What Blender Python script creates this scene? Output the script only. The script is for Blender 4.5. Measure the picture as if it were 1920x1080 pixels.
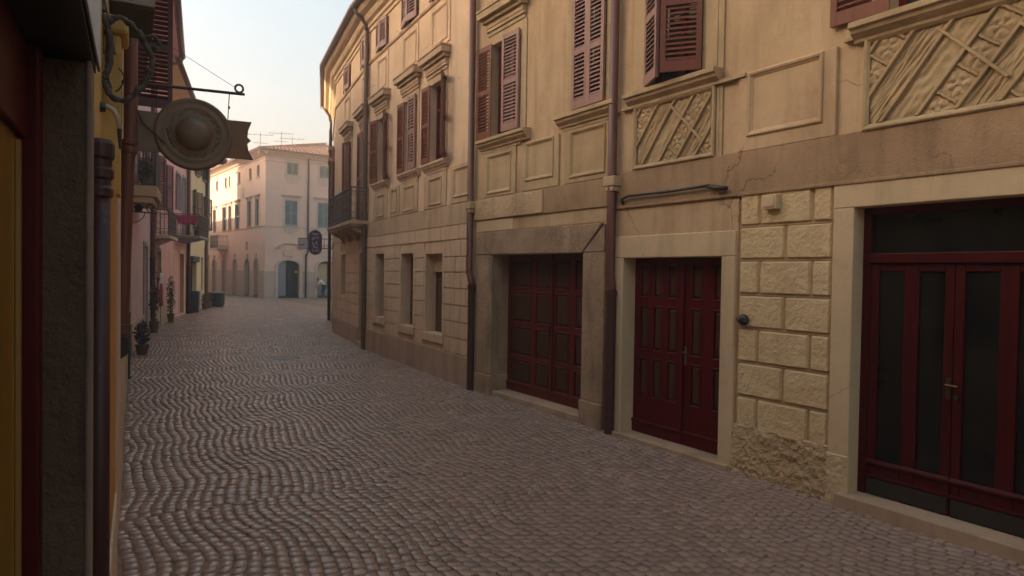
import bpy, bmesh, math, random
import numpy as np
from math import sin, cos, radians, pi, sqrt, atan2
from mathutils import Vector, Matrix, noise
for o in list(bpy.data.objects): bpy.data.objects.remove(o)
random.seed(7)
S = bpy.context.scene
COL = S.collection

# ------------------------------------------------------------------ camera, sky, sun, exposure
H = 1.9
cam = bpy.data.cameras.new("camera"); camo = bpy.data.objects.new("camera", cam); COL.objects.link(camo)
cam.sensor_width = 36; cam.lens = 24; cam.clip_start = 0.02; cam.clip_end = 3000
_p = radians(-1.2); _r = radians(.9)
_f = Vector((0, cos(_p), sin(_p))); _u0 = Vector((0, -sin(_p), cos(_p))); _x0 = Vector((1, 0, 0))
_x = _x0*cos(_r) + _u0*sin(_r); _u = -_x0*sin(_r) + _u0*cos(_r)
M = Matrix((_x, _u, -_f)).transposed().to_4x4(); M.translation = (0, 0, H); camo.matrix_world = M
S.camera = camo

SUN_AZ, SUN_EL = -95.0, 14.0           # degrees left of the view axis, height
w = bpy.data.worlds.new("World"); S.world = w; w.use_nodes = True
nt = w.node_tree; bg = nt.nodes['Background']
sky = nt.nodes.new('ShaderNodeTexSky'); sky.sky_type = 'NISHITA'; sky.sun_disc = False
sky.sun_elevation = radians(SUN_EL); sky.sun_rotation = radians(SUN_AZ)
sky.altitude = 50; sky.air_density = 0.9; sky.dust_density = 7.0; sky.ozone_density = 0.6
veil = nt.nodes.new('ShaderNodeMix'); veil.data_type = 'RGBA'; veil.blend_type = 'ADD'; veil.inputs[0].default_value = 1.0   # constant colour added to the sky to even out its light
dim = nt.nodes.new('ShaderNodeMix'); dim.data_type = 'RGBA'; dim.inputs[0].default_value = .0; dim.inputs[7].default_value = (0, 0, 0, 1)
nt.links.new(sky.outputs[0], dim.inputs[6]); nt.links.new(dim.outputs[2], veil.inputs[6]); veil.inputs[7].default_value = (0.42, 0.93, 1.0, 1)
nt.links.new(veil.outputs[2], bg.inputs[0]); bg.inputs[1].default_value = 0.1
sl = bpy.data.lights.new("sun", 'SUN'); so = bpy.data.objects.new("sun", sl); COL.objects.link(so)
sl.energy = 5.0; sl.angle = radians(.5); sl.color = (1, .80, .55)
_sd = Vector((sin(radians(SUN_AZ))*cos(radians(SUN_EL)), cos(radians(SUN_AZ))*cos(radians(SUN_EL)), sin(radians(SUN_EL))))
so.rotation_euler = _sd.to_track_quat('Z', 'Y').to_euler(); so.location = (-20, 30, 40)
S.view_settings.view_transform = 'Standard'; S.view_settings.look = 'None'
S.view_settings.exposure = 1.86; S.view_settings.gamma = 1.0

# ------------------------------------------------------------------ helpers
class Frame:
    """facade frame: u along the wall, v into the wall, z up"""
    def __init__(s, P, U, V): s.P = Vector((P[0], P[1])); s.U = Vector(U).normalized(); s.V = Vector(V).normalized()
    def pt(s, u, v, z): q = s.P + s.U*u + s.V*v; return (q.x, q.y, z)
    def sub(s, u, v, ang, flip=1):
        e = s.U*cos(ang)*flip - s.V*sin(ang); n = s.U*sin(ang)*flip + s.V*cos(ang)
        return Frame(s.P + s.U*u + s.V*v, e, n)
def right_frame(P, az):
    t = radians(az); d = (sin(t), cos(t)); return Frame(P, (-d[0], -d[1]), (cos(t), -sin(t)))
def left_frame(P, az):
    t = radians(az); d = (sin(t), cos(t)); return Frame(P, d, (-cos(t), sin(t)))
WORLD = Frame((0, 0), (1, 0), (0, 1))

class MB:
    def __init__(s, f=WORLD): s.f = f; s.v = []; s.fc = []
    def add(s, pts, faces, raw=False):
        b = len(s.v); s.v += [tuple(p) if raw else s.f.pt(*p) for p in pts]
        s.fc += [tuple(b+i for i in q) for q in faces]
    def quad(s, *pts): s.add(pts, [tuple(range(len(pts)))])
    def box(s, u0, u1, v0, v1, z0, z1):
        s.add([(u0,v0,z0),(u1,v0,z0),(u1,v1,z0),(u0,v1,z0),(u0,v0,z1),(u1,v0,z1),(u1,v1,z1),(u0,v1,z1)],
              [(0,1,2,3),(7,6,5,4),(0,4,5,1),(1,5,6,2),(2,6,7,3),(3,7,4,0)])
    def prism(s, poly, v0, v1):            # poly in (u,z), extruded in v
        n = len(poly)
        s.add([(a,v0,b) for a,b in poly]+[(a,v1,b) for a,b in poly],
              [tuple(range(n)), tuple(range(2*n-1,n-1,-1))]+[(i,(i+1)%n,n+(i+1)%n,n+i) for i in range(n)])
    def prof(s, u0, u1, poly, du=0):       # poly in (v,z), extruded in u
        n = len(poly)
        s.add([(u0,a,b) for a,b in poly]+[(u1,a,b) for a,b in poly],
              [tuple(range(n)), tuple(range(2*n-1,n-1,-1))]+[(i,(i+1)%n,n+(i+1)%n,n+i) for i in range(n)])
    def loops(s, L, cap0=False, cap1=False, closed=True):
        n = len(L[0]); pts = [p for l in L for p in l]; F = []
        for k in range(len(L)-1):
            for i in range(n if closed else n-1):
                j = (i+1) % n; F.append((k*n+i, k*n+j, (k+1)*n+j, (k+1)*n+i))
        if cap0: F.append(tuple(range(n-1, -1, -1)))
        if cap1: F.append(tuple((len(L)-1)*n+i for i in range(n)))
        s.add(pts, F)
    def rect(s, u0, u1, z0, z1, prof, cap=True):   # mitred moulding round a rectangle: prof = [(inset, v)]
        s.loops([[(u0+d,v,z0+d),(u1-d,v,z0+d),(u1-d,v,z1-d),(u0+d,v,z1-d)] for d, v in prof], False, cap)
    def tube(s, pts, r, n=8, caps=True):
        P = [Vector(s.f.pt(*p)) for p in pts]; R = r if isinstance(r, (list, tuple)) else [r]*len(P)
        L = []; up = Vector((.123, .456, .88)).normalized(); N = None
        for i, p in enumerate(P):
            t = (P[min(i+1, len(P)-1)] - P[max(i-1, 0)]).normalized()
            if N is None: N = t.orthogonal().normalized()
            N = (N - t*N.dot(t)); N = N.normalized() if N.length > 1e-6 else t.orthogonal().normalized()
            B = t.cross(N)
            L.append([p + (N*cos(a)+B*sin(a))*R[i] for a in [2*pi*k/n for k in range(n)]])
        b = len(s.v); pts2 = [tuple(q) for l in L for q in l]; F = []
        for k in range(len(L)-1):
            for i in range(n): j = (i+1) % n; F.append((k*n+i, k*n+j, (k+1)*n+j, (k+1)*n+i))
        if caps: F += [tuple(range(n-1, -1, -1)), tuple((len(L)-1)*n+i for i in range(n))]
        s.add(pts2, F, raw=True)
    def lathe(s, c, prof, n=16):           # vertical axis at frame point c; prof=[(r,z)]
        x, y, z = s.f.pt(*c)
        L = [[(x+r*cos(2*pi*k/n), y+r*sin(2*pi*k/n), z+h) for k in range(n)] for r, h in prof]
        F = []
        for k in range(len(L)-1):
            for i in range(n): j = (i+1) % n; F.append((k*n+i, k*n+j, (k+1)*n+j, (k+1)*n+i))
        F += [tuple(range(n-1, -1, -1)), tuple((len(L)-1)*n+i for i in range(n))]
        s.add([p for l in L for p in l], F, raw=True)
    def wall(s, u0, u1, z0, z1, ops=(), v=0.0, back=None):   # wall sheet with reveals; ops=(ua,ub,za,zb,depth)
        us = sorted({u0, u1, *[min(max(x, u0), u1) for o in ops for x in o[:2]]})
        zs = sorted({z0, z1, *[min(max(x, z0), z1) for o in ops for x in o[2:4]]})
        for i in range(len(us)-1):
            for j in range(len(zs)-1):
                cu = (us[i]+us[i+1])/2; cz = (zs[j]+zs[j+1])/2
                if any(o[0] < cu < o[1] and o[2] < cz < o[3] for o in ops): continue
                s.quad((us[i],v,zs[j]), (us[i+1],v,zs[j]), (us[i+1],v,zs[j+1]), (us[i],v,zs[j+1]))
        for a, b, c, d, dep in ops:
            e = v+dep
            s.quad((a,v,c),(a,v,d),(a,e,d),(a,e,c)); s.quad((b,v,c),(b,e,c),(b,e,d),(b,v,d))
            s.quad((a,v,d),(b,v,d),(b,e,d),(a,e,d)); s.quad((a,v,c),(a,e,c),(b,e,c),(b,v,c))
    def arch(s, u0, u1, z0, zs, z1, n=10):  # outline (u,z) of an arched opening
        c = (u0+u1)/2; a = (u1-u0)/2
        return [(u0, z0), (u1, z0)] + [(c + a*cos(t), zs + (z1-zs)*sin(t)) for t in [pi*k/n for k in range(n+1)]]

ROOT = {}
def rootof(p):
    while p.parent: p = p.parent
    return p
def link(name, mb, mat, parent=None, bevel=0, smooth=False, recalc=True, base=None, weld=False):
    me = bpy.data.meshes.new(name)
    off = Vector(base) if base is not None else (Vector(rootof(parent)['_b']) if parent else Vector((0, 0, 0)))
    me.from_pydata([tuple(Vector(p)-off) for p in mb.v], [], mb.fc)
    if weld or recalc:
        bm = bmesh.new(); bm.from_mesh(me)
        if weld: bmesh.ops.remove_doubles(bm, verts=bm.verts, dist=1e-4)
        if recalc: bmesh.ops.recalc_face_normals(bm, faces=bm.faces)
        bm.to_mesh(me); bm.free()
    o = bpy.data.objects.new(name, me); COL.objects.link(o)
    if mat: me.materials.append(mat)
    if smooth: me.polygons.foreach_set('use_smooth', [True]*len(me.polygons))
    if bevel:
        m = o.modifiers.new('bevel', 'BEVEL'); m.width = bevel; m.segments = 2; m.limit_method = 'ANGLE'; m.angle_limit = radians(40)
    if parent: o.parent = parent
    else: o.location = off; o['_b'] = list(off)
    return o
def thing(name, label, cat, base, group=None):
    o = bpy.data.objects.new(name, None); COL.objects.link(o); o.location = base; o['_b'] = list(base); o.empty_display_size = .2
    return tag(o, label, cat, group)
def tag(o, label, cat, group=None):
    o['label'] = label; o['category'] = cat
    if group: o['group'] = group
    return o
def struct(o, kind='structure'): o['kind'] = kind; return o

# ------------------------------------------------------------------ materials
def new_mat(name):
    m = bpy.data.materials.new(name); m.use_nodes = True; N = m.node_tree.nodes; L = m.node_tree.links
    return m, N, L, N['Principled BSDF']
def noise_n(N, L, vec, scale, detail=5, rough=.6, stretch=None):
    n = N.new('ShaderNodeTexNoise'); n.inputs['Scale'].default_value = scale; n.inputs['Detail'].default_value = detail
    n.inputs['Roughness'].default_value = rough
    if stretch:
        mp = N.new('ShaderNodeMapping'); mp.inputs['Scale'].default_value = stretch; L.new(vec, mp.inputs['Vector']); vec = mp.outputs[0]
    L.new(vec, n.inputs['Vector']); return n.outputs['Fac']
def ramp(N, L, fac, a, b):
    r = N.new('ShaderNodeMapRange'); r.inputs['From Min'].default_value = a; r.inputs['From Max'].default_value = b
    L.new(fac, r.inputs['Value']); return r.outputs[0]
def mixc(N, L, fac, a, b):
    m = N.new('ShaderNodeMix'); m.data_type = 'RGBA'
    if isinstance(fac, float): m.inputs[0].default_value = fac
    else: L.new(fac, m.inputs[0])
    for k, x in ((6, a), (7, b)):
        if isinstance(x, tuple): m.inputs[k].default_value = (*x, 1)
        else: L.new(x, m.inputs[k])
    return m.outputs[2]
def mul(N, L, a, k):
    m = N.new('ShaderNodeMath'); m.operation = 'MULTIPLY'; L.new(a, m.inputs[0])
    if isinstance(k, (int, float)): m.inputs[1].default_value = k
    else: L.new(k, m.inputs[1])
    return m.outputs[0]
def plaster(name, c1, c2, stain=None, stain_amt=.5, bump=.25, rough=.9, coarse=0.0, sc=1.0, chip=None, crack=0):
    m, N, L, B = new_mat(name); g = N.new('ShaderNodeNewGeometry').outputs['Position']
    c1, c2 = (tuple(min(.82, x*1.38) for x in c) for c in (c1, c2))
    if stain: stain = tuple(x*1.38 for x in stain)
    col = mixc(N, L, ramp(N, L, noise_n(N, L, g, 1.3*sc, 6), .32, .68), c1, c2)
    fine = ramp(N, L, noise_n(N, L, g, 14*sc, 6, .7), .3, .8)
    col = mixc(N, L, mul(N, L, fine, .30), col, tuple(x*.72 for x in c2))
    if stain:
        st = ramp(N, L, noise_n(N, L, g, 1.0, 6, .65, (2.6*sc, 2.6*sc, .55*sc)), .50, .72)
        col = mixc(N, L, mul(N, L, st, stain_amt), col, stain)
        st2 = ramp(N, L, noise_n(N, L, g, 3.7*sc, 8, .75), .56, .70)
        col = mixc(N, L, mul(N, L, st2, stain_amt*.7), col, stain)
    if chip:
        cp = ramp(N, L, noise_n(N, L, g, 5.5*sc, 7, .7), .66, .69)
        col = mixc(N, L, cp, col, chip)
    if crack:
        wn = N.new('ShaderNodeTexNoise'); wn.inputs['Scale'].default_value = 2.2; wn.inputs['Detail'].default_value = 5; L.new(g, wn.inputs['Vector'])
        va = N.new('ShaderNodeMix'); va.data_type = 'VECTOR'; va.inputs[0].default_value = .35; L.new(g, va.inputs[4]); L.new(wn.outputs['Color'], va.inputs[5])
        vo = N.new('ShaderNodeTexVoronoi'); vo.feature = 'DISTANCE_TO_EDGE'; vo.inputs['Scale'].default_value = 1.1; L.new(va.outputs[1], vo.inputs['Vector'])
        ck = mul(N, L, ramp(N, L, vo.outputs['Distance'], .006, .0015), ramp(N, L, noise_n(N, L, g, .8, 2), .5, .62))
        col = mixc(N, L, mul(N, L, ck, .75*crack), col, tuple(x*.35 for x in c2))
        gr = ramp(N, L, noise_n(N, L, g, 1.0, 8, .7, (5.5, 5.5, .35)), .54, .74)
        col = mixc(N, L, mul(N, L, gr, .5*crack), col, tuple(x*.5 for x in c2))
    L.new(col, B.inputs['Base Color']); B.inputs['Roughness'].default_value = rough; B.inputs['Specular IOR Level'].default_value = .25
    b = N.new('ShaderNodeBump'); b.inputs['Strength'].default_value = bump; b.inputs['Distance'].default_value = .02
    L.new(noise_n(N, L, g, 38*sc, 7, .7), b.inputs['Height'])
    if coarse:
        b2 = N.new('ShaderNodeBump'); b2.inputs['Strength'].default_value = coarse; b2.inputs['Distance'].default_value = .05
        L.new(noise_n(N, L, g, 11*sc, 6, .65), b2.inputs['Height']); L.new(b.outputs[0], b2.inputs['Normal']); L.new(b2.outputs[0], B.inputs['Normal'])
    else: L.new(b.outputs[0], B.inputs['Normal'])
    return m
def paint(name, c, c2=None, rough=.5, bump=.1, metal=0, wear=None, sc=1.0, stretch=(18, 18, 2), spec=.5):
    m, N, L, B = new_mat(name); g = N.new('ShaderNodeNewGeometry').outputs['Position']
    c2 = c2 or tuple(x*.6 for x in c)
    f = noise_n(N, L, g, 1.0*sc, 6, .65, stretch)
    col = mixc(N, L, ramp(N, L, f, .3, .7), c, c2)
    if wear:
        col = mixc(N, L, ramp(N, L, noise_n(N, L, g, 9, 8, .75, (1, 1, .4)), .62, .68), col, wear)
    L.new(col, B.inputs['Base Color']); B.inputs['Roughness'].default_value = rough; B.inputs['Metallic'].default_value = metal
    B.inputs['Specular IOR Level'].default_value = spec
    b = N.new('ShaderNodeBump'); b.inputs['Strength'].default_value = bump; b.inputs['Distance'].default_value = .01
    L.new(f, b.inputs['Height']); L.new(b.outputs[0], B.inputs['Normal'])
    return m
def plain(name, c, rough=.5, metal=0, spec=.5, emit=0):
    m, N, L, B = new_mat(name); B.inputs['Base Color'].default_value = (*c, 1); B.inputs['Roughness'].default_value = rough
    B.inputs['Metallic'].default_value = metal; B.inputs['Specular IOR Level'].default_value = spec
    return m
def glass(name, c=(.02, .018, .015), rough=.06):
    m, N, L, B = new_mat(name); g = N.new('ShaderNodeNewGeometry').outputs['Position']
    L.new(mixc(N, L, ramp(N, L, noise_n(N, L, g, 1.4, 3), .4, .7), c, tuple(x*2.2 for x in c)), B.inputs['Base Color'])
    B.inputs['Roughness'].default_value = rough; B.inputs['Specular IOR Level'].default_value = .3
    b = N.new('ShaderNodeBump'); b.inputs['Strength'].default_value = .02; L.new(noise_n(N, L, g, 3, 2), b.inputs['Height']); L.new(b.outputs[0], B.inputs['Normal'])
    return m
def foliage(name, c1, c2):
    m, N, L, B = new_mat(name); g = N.new('ShaderNodeNewGeometry')
    L.new(mixc(N, L, g.outputs['Random Per Island'], c1, c2), B.inputs['Base Color']); B.inputs['Roughness'].default_value = .6
    return m

MT = {}
MT['ochre'] = plaster('ochre_plaster', (.47, .315, .185), (.385, .25, .14), (.28, .17, .095), .75, .18, crack=1)
MT['ochre_stone'] = plaster('ochre_stone', (.43, .30, .17), (.35, .24, .135), (.22, .145, .08), .75, .3)
MT['band'] = plaster('band_plaster', (.36, .225, .13), (.26, .155, .085), (.16, .092, .05), .85, .45, sc=1.3, crack=1)
MT['relief'] = plaster('relief_stucco', (.41, .285, .155), (.33, .22, .12), (.21, .14, .075), .5, .35, sc=1.4)
MT['block'] = plaster('rough_block', (.62, .43, .245), (.56, .38, .21), (.43, .28, .15), .4, .6, coarse=.25, sc=1.2)
MT['smooth'] = plaster('smooth_plaster', (.55, .39, .24), (.47, .33, .195), (.33, .225, .13), .5, .15, crack=.6)
MT['rubble'] = plaster('rubble_plaster', (.56, .385, .22), (.46, .305, .17), (.30, .19, .11), .6, .8, coarse=.9)
MT['greystone'] = plaster('grey_stone', (.40, .265, .165), (.28, .18, .11), (.11, .072, .048), .85, .6, coarse=.5, sc=1.6, chip=(.42, .29, .18))
MT['tan'] = plaster('tan_plaster', (.59, .405, .265), (.50, .335, .21), (.36, .225, .14), .7, .15, crack=1)
MT['tan_stone'] = plaster('tan_stone', (.46, .31, .195), (.37, .245, .15), (.24, .155, .095), .7, .25, crack=.5)
MT['plinth'] = plaster('plinth_plaster', (.40, .265, .175), (.33, .215, .14), (.23, .145, .10), .7, .4)
MT['shutter'] = paint('red_shutter_paint', (.235, .068, .031), (.16, .045, .024), .5, .15, wear=(.33, .15, .085), spec=.3)
MT['shutter_pale'] = paint('pale_lit_shutter_paint', (.38, .20, .155), (.27, .125, .092), .55, .15, wear=(.46, .29, .21), spec=.4)  # paler copy of the red: light on tilted louvres put into the colour
MT['door_red'] = paint('oxblood_door_paint', (.115, .0055, .007), (.075, .0045, .0055), .45, .12, spec=.14, wear=None)
MT['door_wood'] = paint('dark_door_varnish', (.15, .015, .009), (.095, .010, .007), .42, .2, spec=.2)
MT['panel_wood'] = paint('worn_door_panel', (.085, .034, .014), (.06, .022, .010), .6, .2, spec=.2)
MT['frame_red'] = paint('shopfront_red_paint', (.085, .007, .007), (.05, .005, .005), .42, .1, wear=(.15, .03, .02), spec=.15)
MT['kick'] = paint('grey_kick_panel', (.035, .024, .017), (.022, .016, .012), .5, .1)
MT['glass'] = glass('dark_glass'); MT['glass_shop'] = glass('shop_glass', (.010, .008, .007), .05)
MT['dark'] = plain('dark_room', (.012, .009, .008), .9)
MT['pipe'] = paint('painted_downpipe', (.165, .052, .030), (.115, .035, .022), .45, .1, sc=.6)
MT['iron'] = paint('dark_iron', (.030, .016, .014), (.05, .025, .02), .5, .2, wear=(.075, .035, .025))
MT['wrought'] = paint('wrought_iron', (.085, .062, .052), (.055, .04, .035), .55, .1, .3)
MT['gutter'] = paint('gutter_metal', (.20, .12, .085), (.14, .085, .06), .45, .1, .4)
MT['cornice'] = plaster('cornice_plaster', (.50, .36, .22), (.43, .30, .18), (.30, .2, .12), .4, .15)
MT['brown_frame'] = paint('brown_window_frame', (.15, .065, .032), (.10, .045, .024), .5, .15)
MT['low_pipe'] = paint('dark_maroon_pipe', (.085, .027, .018), (.055, .018, .013), .5, .2)
MT['glass_brown'] = glass('brown_glass', (.05, .028, .016), .12)
MT['rail'] = paint('brown_railing_iron', (.17, .115, .085), (.11, .075, .058), .55, .1)

def roof_mat():
    m, N, L, B = new_mat('clay_tiles'); g = N.new('ShaderNodeNewGeometry')
    col = mixc(N, L, ramp(N, L, noise_n(N, L, g.outputs['Position'], 5, 4, .7), .3, .7), (.42, .17, .10), (.27, .11, .07))
    col = mixc(N, L, ramp(N, L, noise_n(N, L, g.outputs['Position'], 1.1, 5), .45, .7), col, (.33, .22, .16))
    L.new(col, B.inputs['Base Color']); B.inputs['Roughness'].default_value = .85; return m
MT['tiles'] = roof_mat()
def cobble_mat():
    m, N, L, B = new_mat('porphyry_cobble'); g = N.new('ShaderNodeNewGeometry'); pos = g.outputs['Position']
    col = mixc(N, L, g.outputs['Random Per Island'], (.25, .152, .115), (.45, .29, .22))
    col = mixc(N, L, ramp(N, L, noise_n(N, L, pos, .55, 4), .42, .66), col, (.33, .20, .15))
    col = mixc(N, L, mul(N, L, noise_n(N, L, pos, 60, 4, .8), .5), col, (.44, .30, .245))
    L.new(col, B.inputs['Base Color'])
    L.new(ramp(N, L, noise_n(N, L, pos, 2.3, 4), -.25, 2.9), B.inputs['Roughness'])
    B.inputs['Specular IOR Level'].default_value = .55
    b = N.new('ShaderNodeBump'); b.inputs['Strength'].default_value = .22; b.inputs['Distance'].default_value = .006
    L.new(noise_n(N, L, pos, 70, 4, .7), b.inputs['Height']); L.new(b.outputs[0], B.inputs['Normal']); return m
MT['cobble'] = cobble_mat()
MT['joint'] = plaster('sandy_joint', (.25, .16, .11), (.19, .12, .085), (.10, .065, .045), .8, .3, sc=1.5)
MT['ground'] = plaster('far_ground', (.15, .11, .09), (.12, .09, .075), None, 0, .3)

# ------------------------------------------------------------------ street plan
A_AZ = -32.3; t = radians(A_AZ)
FA = right_frame((cos(t)*5.45, -sin(t)*5.45), A_AZ)
PB = FA.pt(-9.85, 0, 0); FB = right_frame(PB, -28.0)
PC = FB.pt(-6.15, 0, 0); FC = right_frame(PC, -23.5)
PE = FC.pt(-5.0, 0, 0); FE = right_frame(PE, -15.6)
PF = FE.pt(-5.3, 0, 0); FF = right_frame(PF, 30.0)
t = radians(-28.8); FL = left_frame((-.11*cos(t), .11*sin(t)), -28.8)
PLa = FL.pt(17.3, 0, 0); FLa = left_frame(PLa, -24.45)
PLb = FLa.pt(6.11, 0, 0); FLb = left_frame(PLb, -20.25)
PLc = FLb.pt(5.89, 0, 0); FLc = left_frame(PLc, -16.1)
PLd = FLc.pt(9.4, 0, 0); FLd = left_frame(PLd, -40.0)
PD = (-16.6, 45.8, 0)
FDf = Frame(PD, (.8, .6), (-.6, .8)); FDl = Frame(PD, (-.6, .8), (.8, .6))

# ------------------------------------------------------------------ ground and cobbled street
g = MB(); g.quad((-900, -300, -.03), (900, -300, -.03), (900, 1500, -.03), (-900, 1500, -.03))
struct(link('ground', g, MT['ground']))
g = MB(); g.quad((-30, -8, -.009), (16, -8, -.009), (16, 70, -.009), (-44, 70, -.009))
struct(link('street_bed', g, MT['joint']))

def cobbles():
    ax = radians(-29.5); d = np.array([sin(ax), cos(ax)]); n = np.array([cos(ax), -sin(ax)])
    rng = np.random.default_rng(3); shift = rng.uniform(-.022, .022, (70, 300))
    W = 1.75; R = 2.1; nr = 19; row = .088
    V = []; F = []
    Lline = [FL.pt(-6, 0, 0), FL.pt(17.3, 0, 0), FLb.P, FLc.P, FLd.P, FLd.pt(14, 0, 0)]
    Rline = [FA.pt(6, 0, 0), FB.P, FC.P, FE.P, FF.P, (-5, 44)]
    poly = np.array([(p[0], p[1]) for p in Lline] + [(-29, 58), (-16.6, 45.8), (-9, 51.5)] + [(p[0], p[1]) for p in Rline[::-1]])
    def inside(P):
        x, y = P[:, 0], P[:, 1]; c = np.zeros(len(P), bool); j = len(poly)-1
        for i in range(len(poly)):
            xi, yi = poly[i]; xj, yj = poly[j]
            c ^= ((yi > y) != (yj > y)) & (x < (xj-xi)*(y-yi)/(yj-yi+1e-12)+xi); j = i
        return c
    Q = []
    for c in range(-2, 52):
        rows = np.arange(-70, 100) if c < 30 else np.arange(-98, 180)
        for j in rows:
            t0 = j*row
            cuts = np.linspace(-W/2, W/2, nr+1) + rng.uniform(-.016, .016, nr+1); cuts[0] = -W/2; cuts[-1] = W/2
            if j % 2: cuts = np.concatenate([[-W/2], (cuts[1:]+cuts[:-1])/2, [W/2]])
            cuts[0] += shift[c+5, j+100]; cuts[-1] += shift[c+6, j+100]
            a, b = cuts[:-1], cuts[1:]; z = np.zeros_like(a)
            Q.append(np.stack([a, b, z+c*W - 2.0 + .8*(c % 2)*0, z+t0 + .03*sin(c*2.1)], 1))
    Q = np.concatenate(Q); N = len(Q); gap = .0050
    a = Q[:, 0]+gap; b = Q[:, 1]-gap; jit = rng.uniform(-.0075, .0075, (N, 4, 2))
    def arc(x): return 0*x   # shallow arcs whose springings run into each other
    wv = .035*np.sin(Q[:, 3]*1.7)
    X = np.stack([a, b, b, a], 1); T = np.stack([arc(a), arc(b), arc(b)+row-2*gap, arc(a)+row-2*gap], 1)
    X = X + Q[:, 2:3] + jit[:, :, 0] + wv[:, None]; T = T + Q[:, 3:4] + jit[:, :, 1]
    T = T + .045*np.cos(2*pi*X/W+1.5*np.sin(T*.8+X*.23)) + .03*np.sin(2.7*X+1.9*T) + .012*np.sin(7.1*X-3.3*T)
    P = X[..., None]*d + T[..., None]*n                       # N,4,2: arcs bow across the street
    cen = P.mean(1); k = inside(cen); P = P[k]; cen = cen[k]; N = len(P)
    hz = rng.normal(0, .0032, N)-.012*(rng.random(N) < .012); tilt = rng.normal(0, .020, (N, 2))
    hz = np.maximum(hz, -.0055)
    def ring(s, z):
        q = cen[:, None]+(P-cen[:, None])*s
        zz = z + hz[:, None] + ((q-cen[:, None])*tilt[:, None]).sum(-1)
        return np.concatenate([q, zz[..., None]], 2)
    r0 = ring(1.0, 0.0); r0[..., 2] = -.022; r1 = ring(.985, -.0055); r2 = ring(.89, -.001)
    ctr = np.concatenate([cen, (hz+.0008)[:, None]], 1)[:, None]
    V = np.concatenate([r0, r1, r2, ctr], 1).reshape(-1, 3)
    f = []
    for i in range(4):
        j = (i+1) % 4; f += [(i, j, 4+j, 4+i), (4+i, 4+j, 8+j, 8+i)]
    quads = (np.arange(N)[:, None, None]*13+np.array(f)[None]).reshape(-1, 4)
    tris = (np.arange(N)[:, None, None]*13+np.array([(8+i, 8+(i+1) % 4, 12) for i in range(4)])[None]).reshape(-1, 3)
    me = bpy.data.meshes.new('street')
    me.vertices.add(len(V)); me.vertices.foreach_set('co', V.ravel())
    nl = quads.size+tris.size; me.loops.add(nl); me.loops.foreach_set('vertex_index', np.concatenate([quads.ravel(), tris.ravel()]))
    npf = len(quads)+len(tris); me.polygons.add(npf)
    st = np.concatenate([np.arange(len(quads))*4, len(quads)*4+np.arange(len(tris))*3])
    me.polygons.foreach_set('loop_start', st); me.polygons.foreach_set('use_smooth', np.ones(npf, bool))
    me.update(calc_edges=True); me.validate()
    me.materials.append(MT['cobble'])
    o = bpy.data.objects.new('street', me); COL.objects.link(o); print('stones', N); return struct(o)
cobbles()

# ------------------------------------------------------------------ building components
def shutter(par, fr, u, flip, z0, z1, wd, ang, mat, step=.052, v=-.03, mid=True):
    """louvred leaf hinged at u; flip=+1 when the closed leaf runs to +u; ang from closed"""
    f = fr.sub(u, v, radians(ang), flip); m = MB(f); th = .035; s = .055; r = .075
    m.box(0, s, -th, 0, z0, z1); m.box(wd-s, wd, -th, 0, z0, z1)
    zs = [z0+r*1.5, z1-r] if not mid else [z0+r*1.5, (z0+z1)/2-r/2, (z0+z1)/2+r/2, z1-r]
    m.box(s, wd-s, -th+.002, -.002, z0, zs[0]); m.box(s, wd-s, -th+.002, -.002, zs[-1], z1)
    if mid: m.box(s, wd-s, -th+.002, -.002, zs[1], zs[2])
    for a, b in ([(zs[0], zs[1]), (zs[2], zs[3])] if mid else [(zs[0], zs[1])]):
        k = max(1, round((b-a)/step)); h = (b-a)/k
        for i in range(k):
            z = a+i*h
            m.prof(s, wd-s, [(-th+.003, z+h*.10), (-th+.003, z+h*.27), (-.004, z+h*.80), (-.004, z+h*.62)])
    # hinges
    for z in (z0+.22, z1-.22): m.box(-.02, .06, .0005, .006, z-.012, z+.012)
    return link('shutter', m, mat, par)
def glazing(par, fr, u0, u1, z0, z1, v, fmat, gmat, bars_u=(), bars_z=(), name='window', fw=.06):
    m = MB(fr); m.wall(u0, u1, z0, z1, [(u0+fw, u1-fw, z0+fw, z1-fw, .03)], v-.04)
    for x in bars_u: m.box(x-.035, x+.035, v-.05, v-.005, z0+fw, z1-fw)
    for z in bars_z: m.box(u0+fw, u1-fw, v-.045, v-.006, z-.025, z+.025)
    o = link(name, m, fmat, par)
    p = MB(fr); p.quad((u0, v-.012, z0), (u1, v-.012, z0), (u1, v-.012, z1), (u0, v-.012, z1)); link('pane', p, gmat, o)
    return o
def sill(par, fr, u0, u1, z1, p, h, mat, name='sill'):
    m = MB(fr); m.prof(u0, u1, [(.0, z1), (-p, z1-.008), (-p, z1-h*.35), (-p*.82, z1-h*.42), (-p*.75, z1-h*.6), (-p*.4, z1-h*.85), (-p*.35, z1-h), (.0, z1-h)])
    return link(name, m, mat, par, bevel=.004)
def hood(par, fr, u0, u1, zf, z0, z1, mat, p=.2, frieze=.12):
    m = MB(fr); h = z1-z0; i = p*.55
    m.box(u0+i, u1-i, -.035, 0, zf, z0)
    m.box(u0+i-.015, u1-i+.015, -.06, 0, z0-.05, z0)
    for k, (a, b, q) in enumerate([(0, .28, .35), (.28, .5, .6), (.5, .88, .92), (.88, 1, 1)]):
        e = p*(1-q)*.8
        m.box(u0+e, u1-e, -p*q, 0, z0+h*a+(.001 if k else 0), z0+h*b)
    return link('hood', m, mat, par, bevel=.008)
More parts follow.
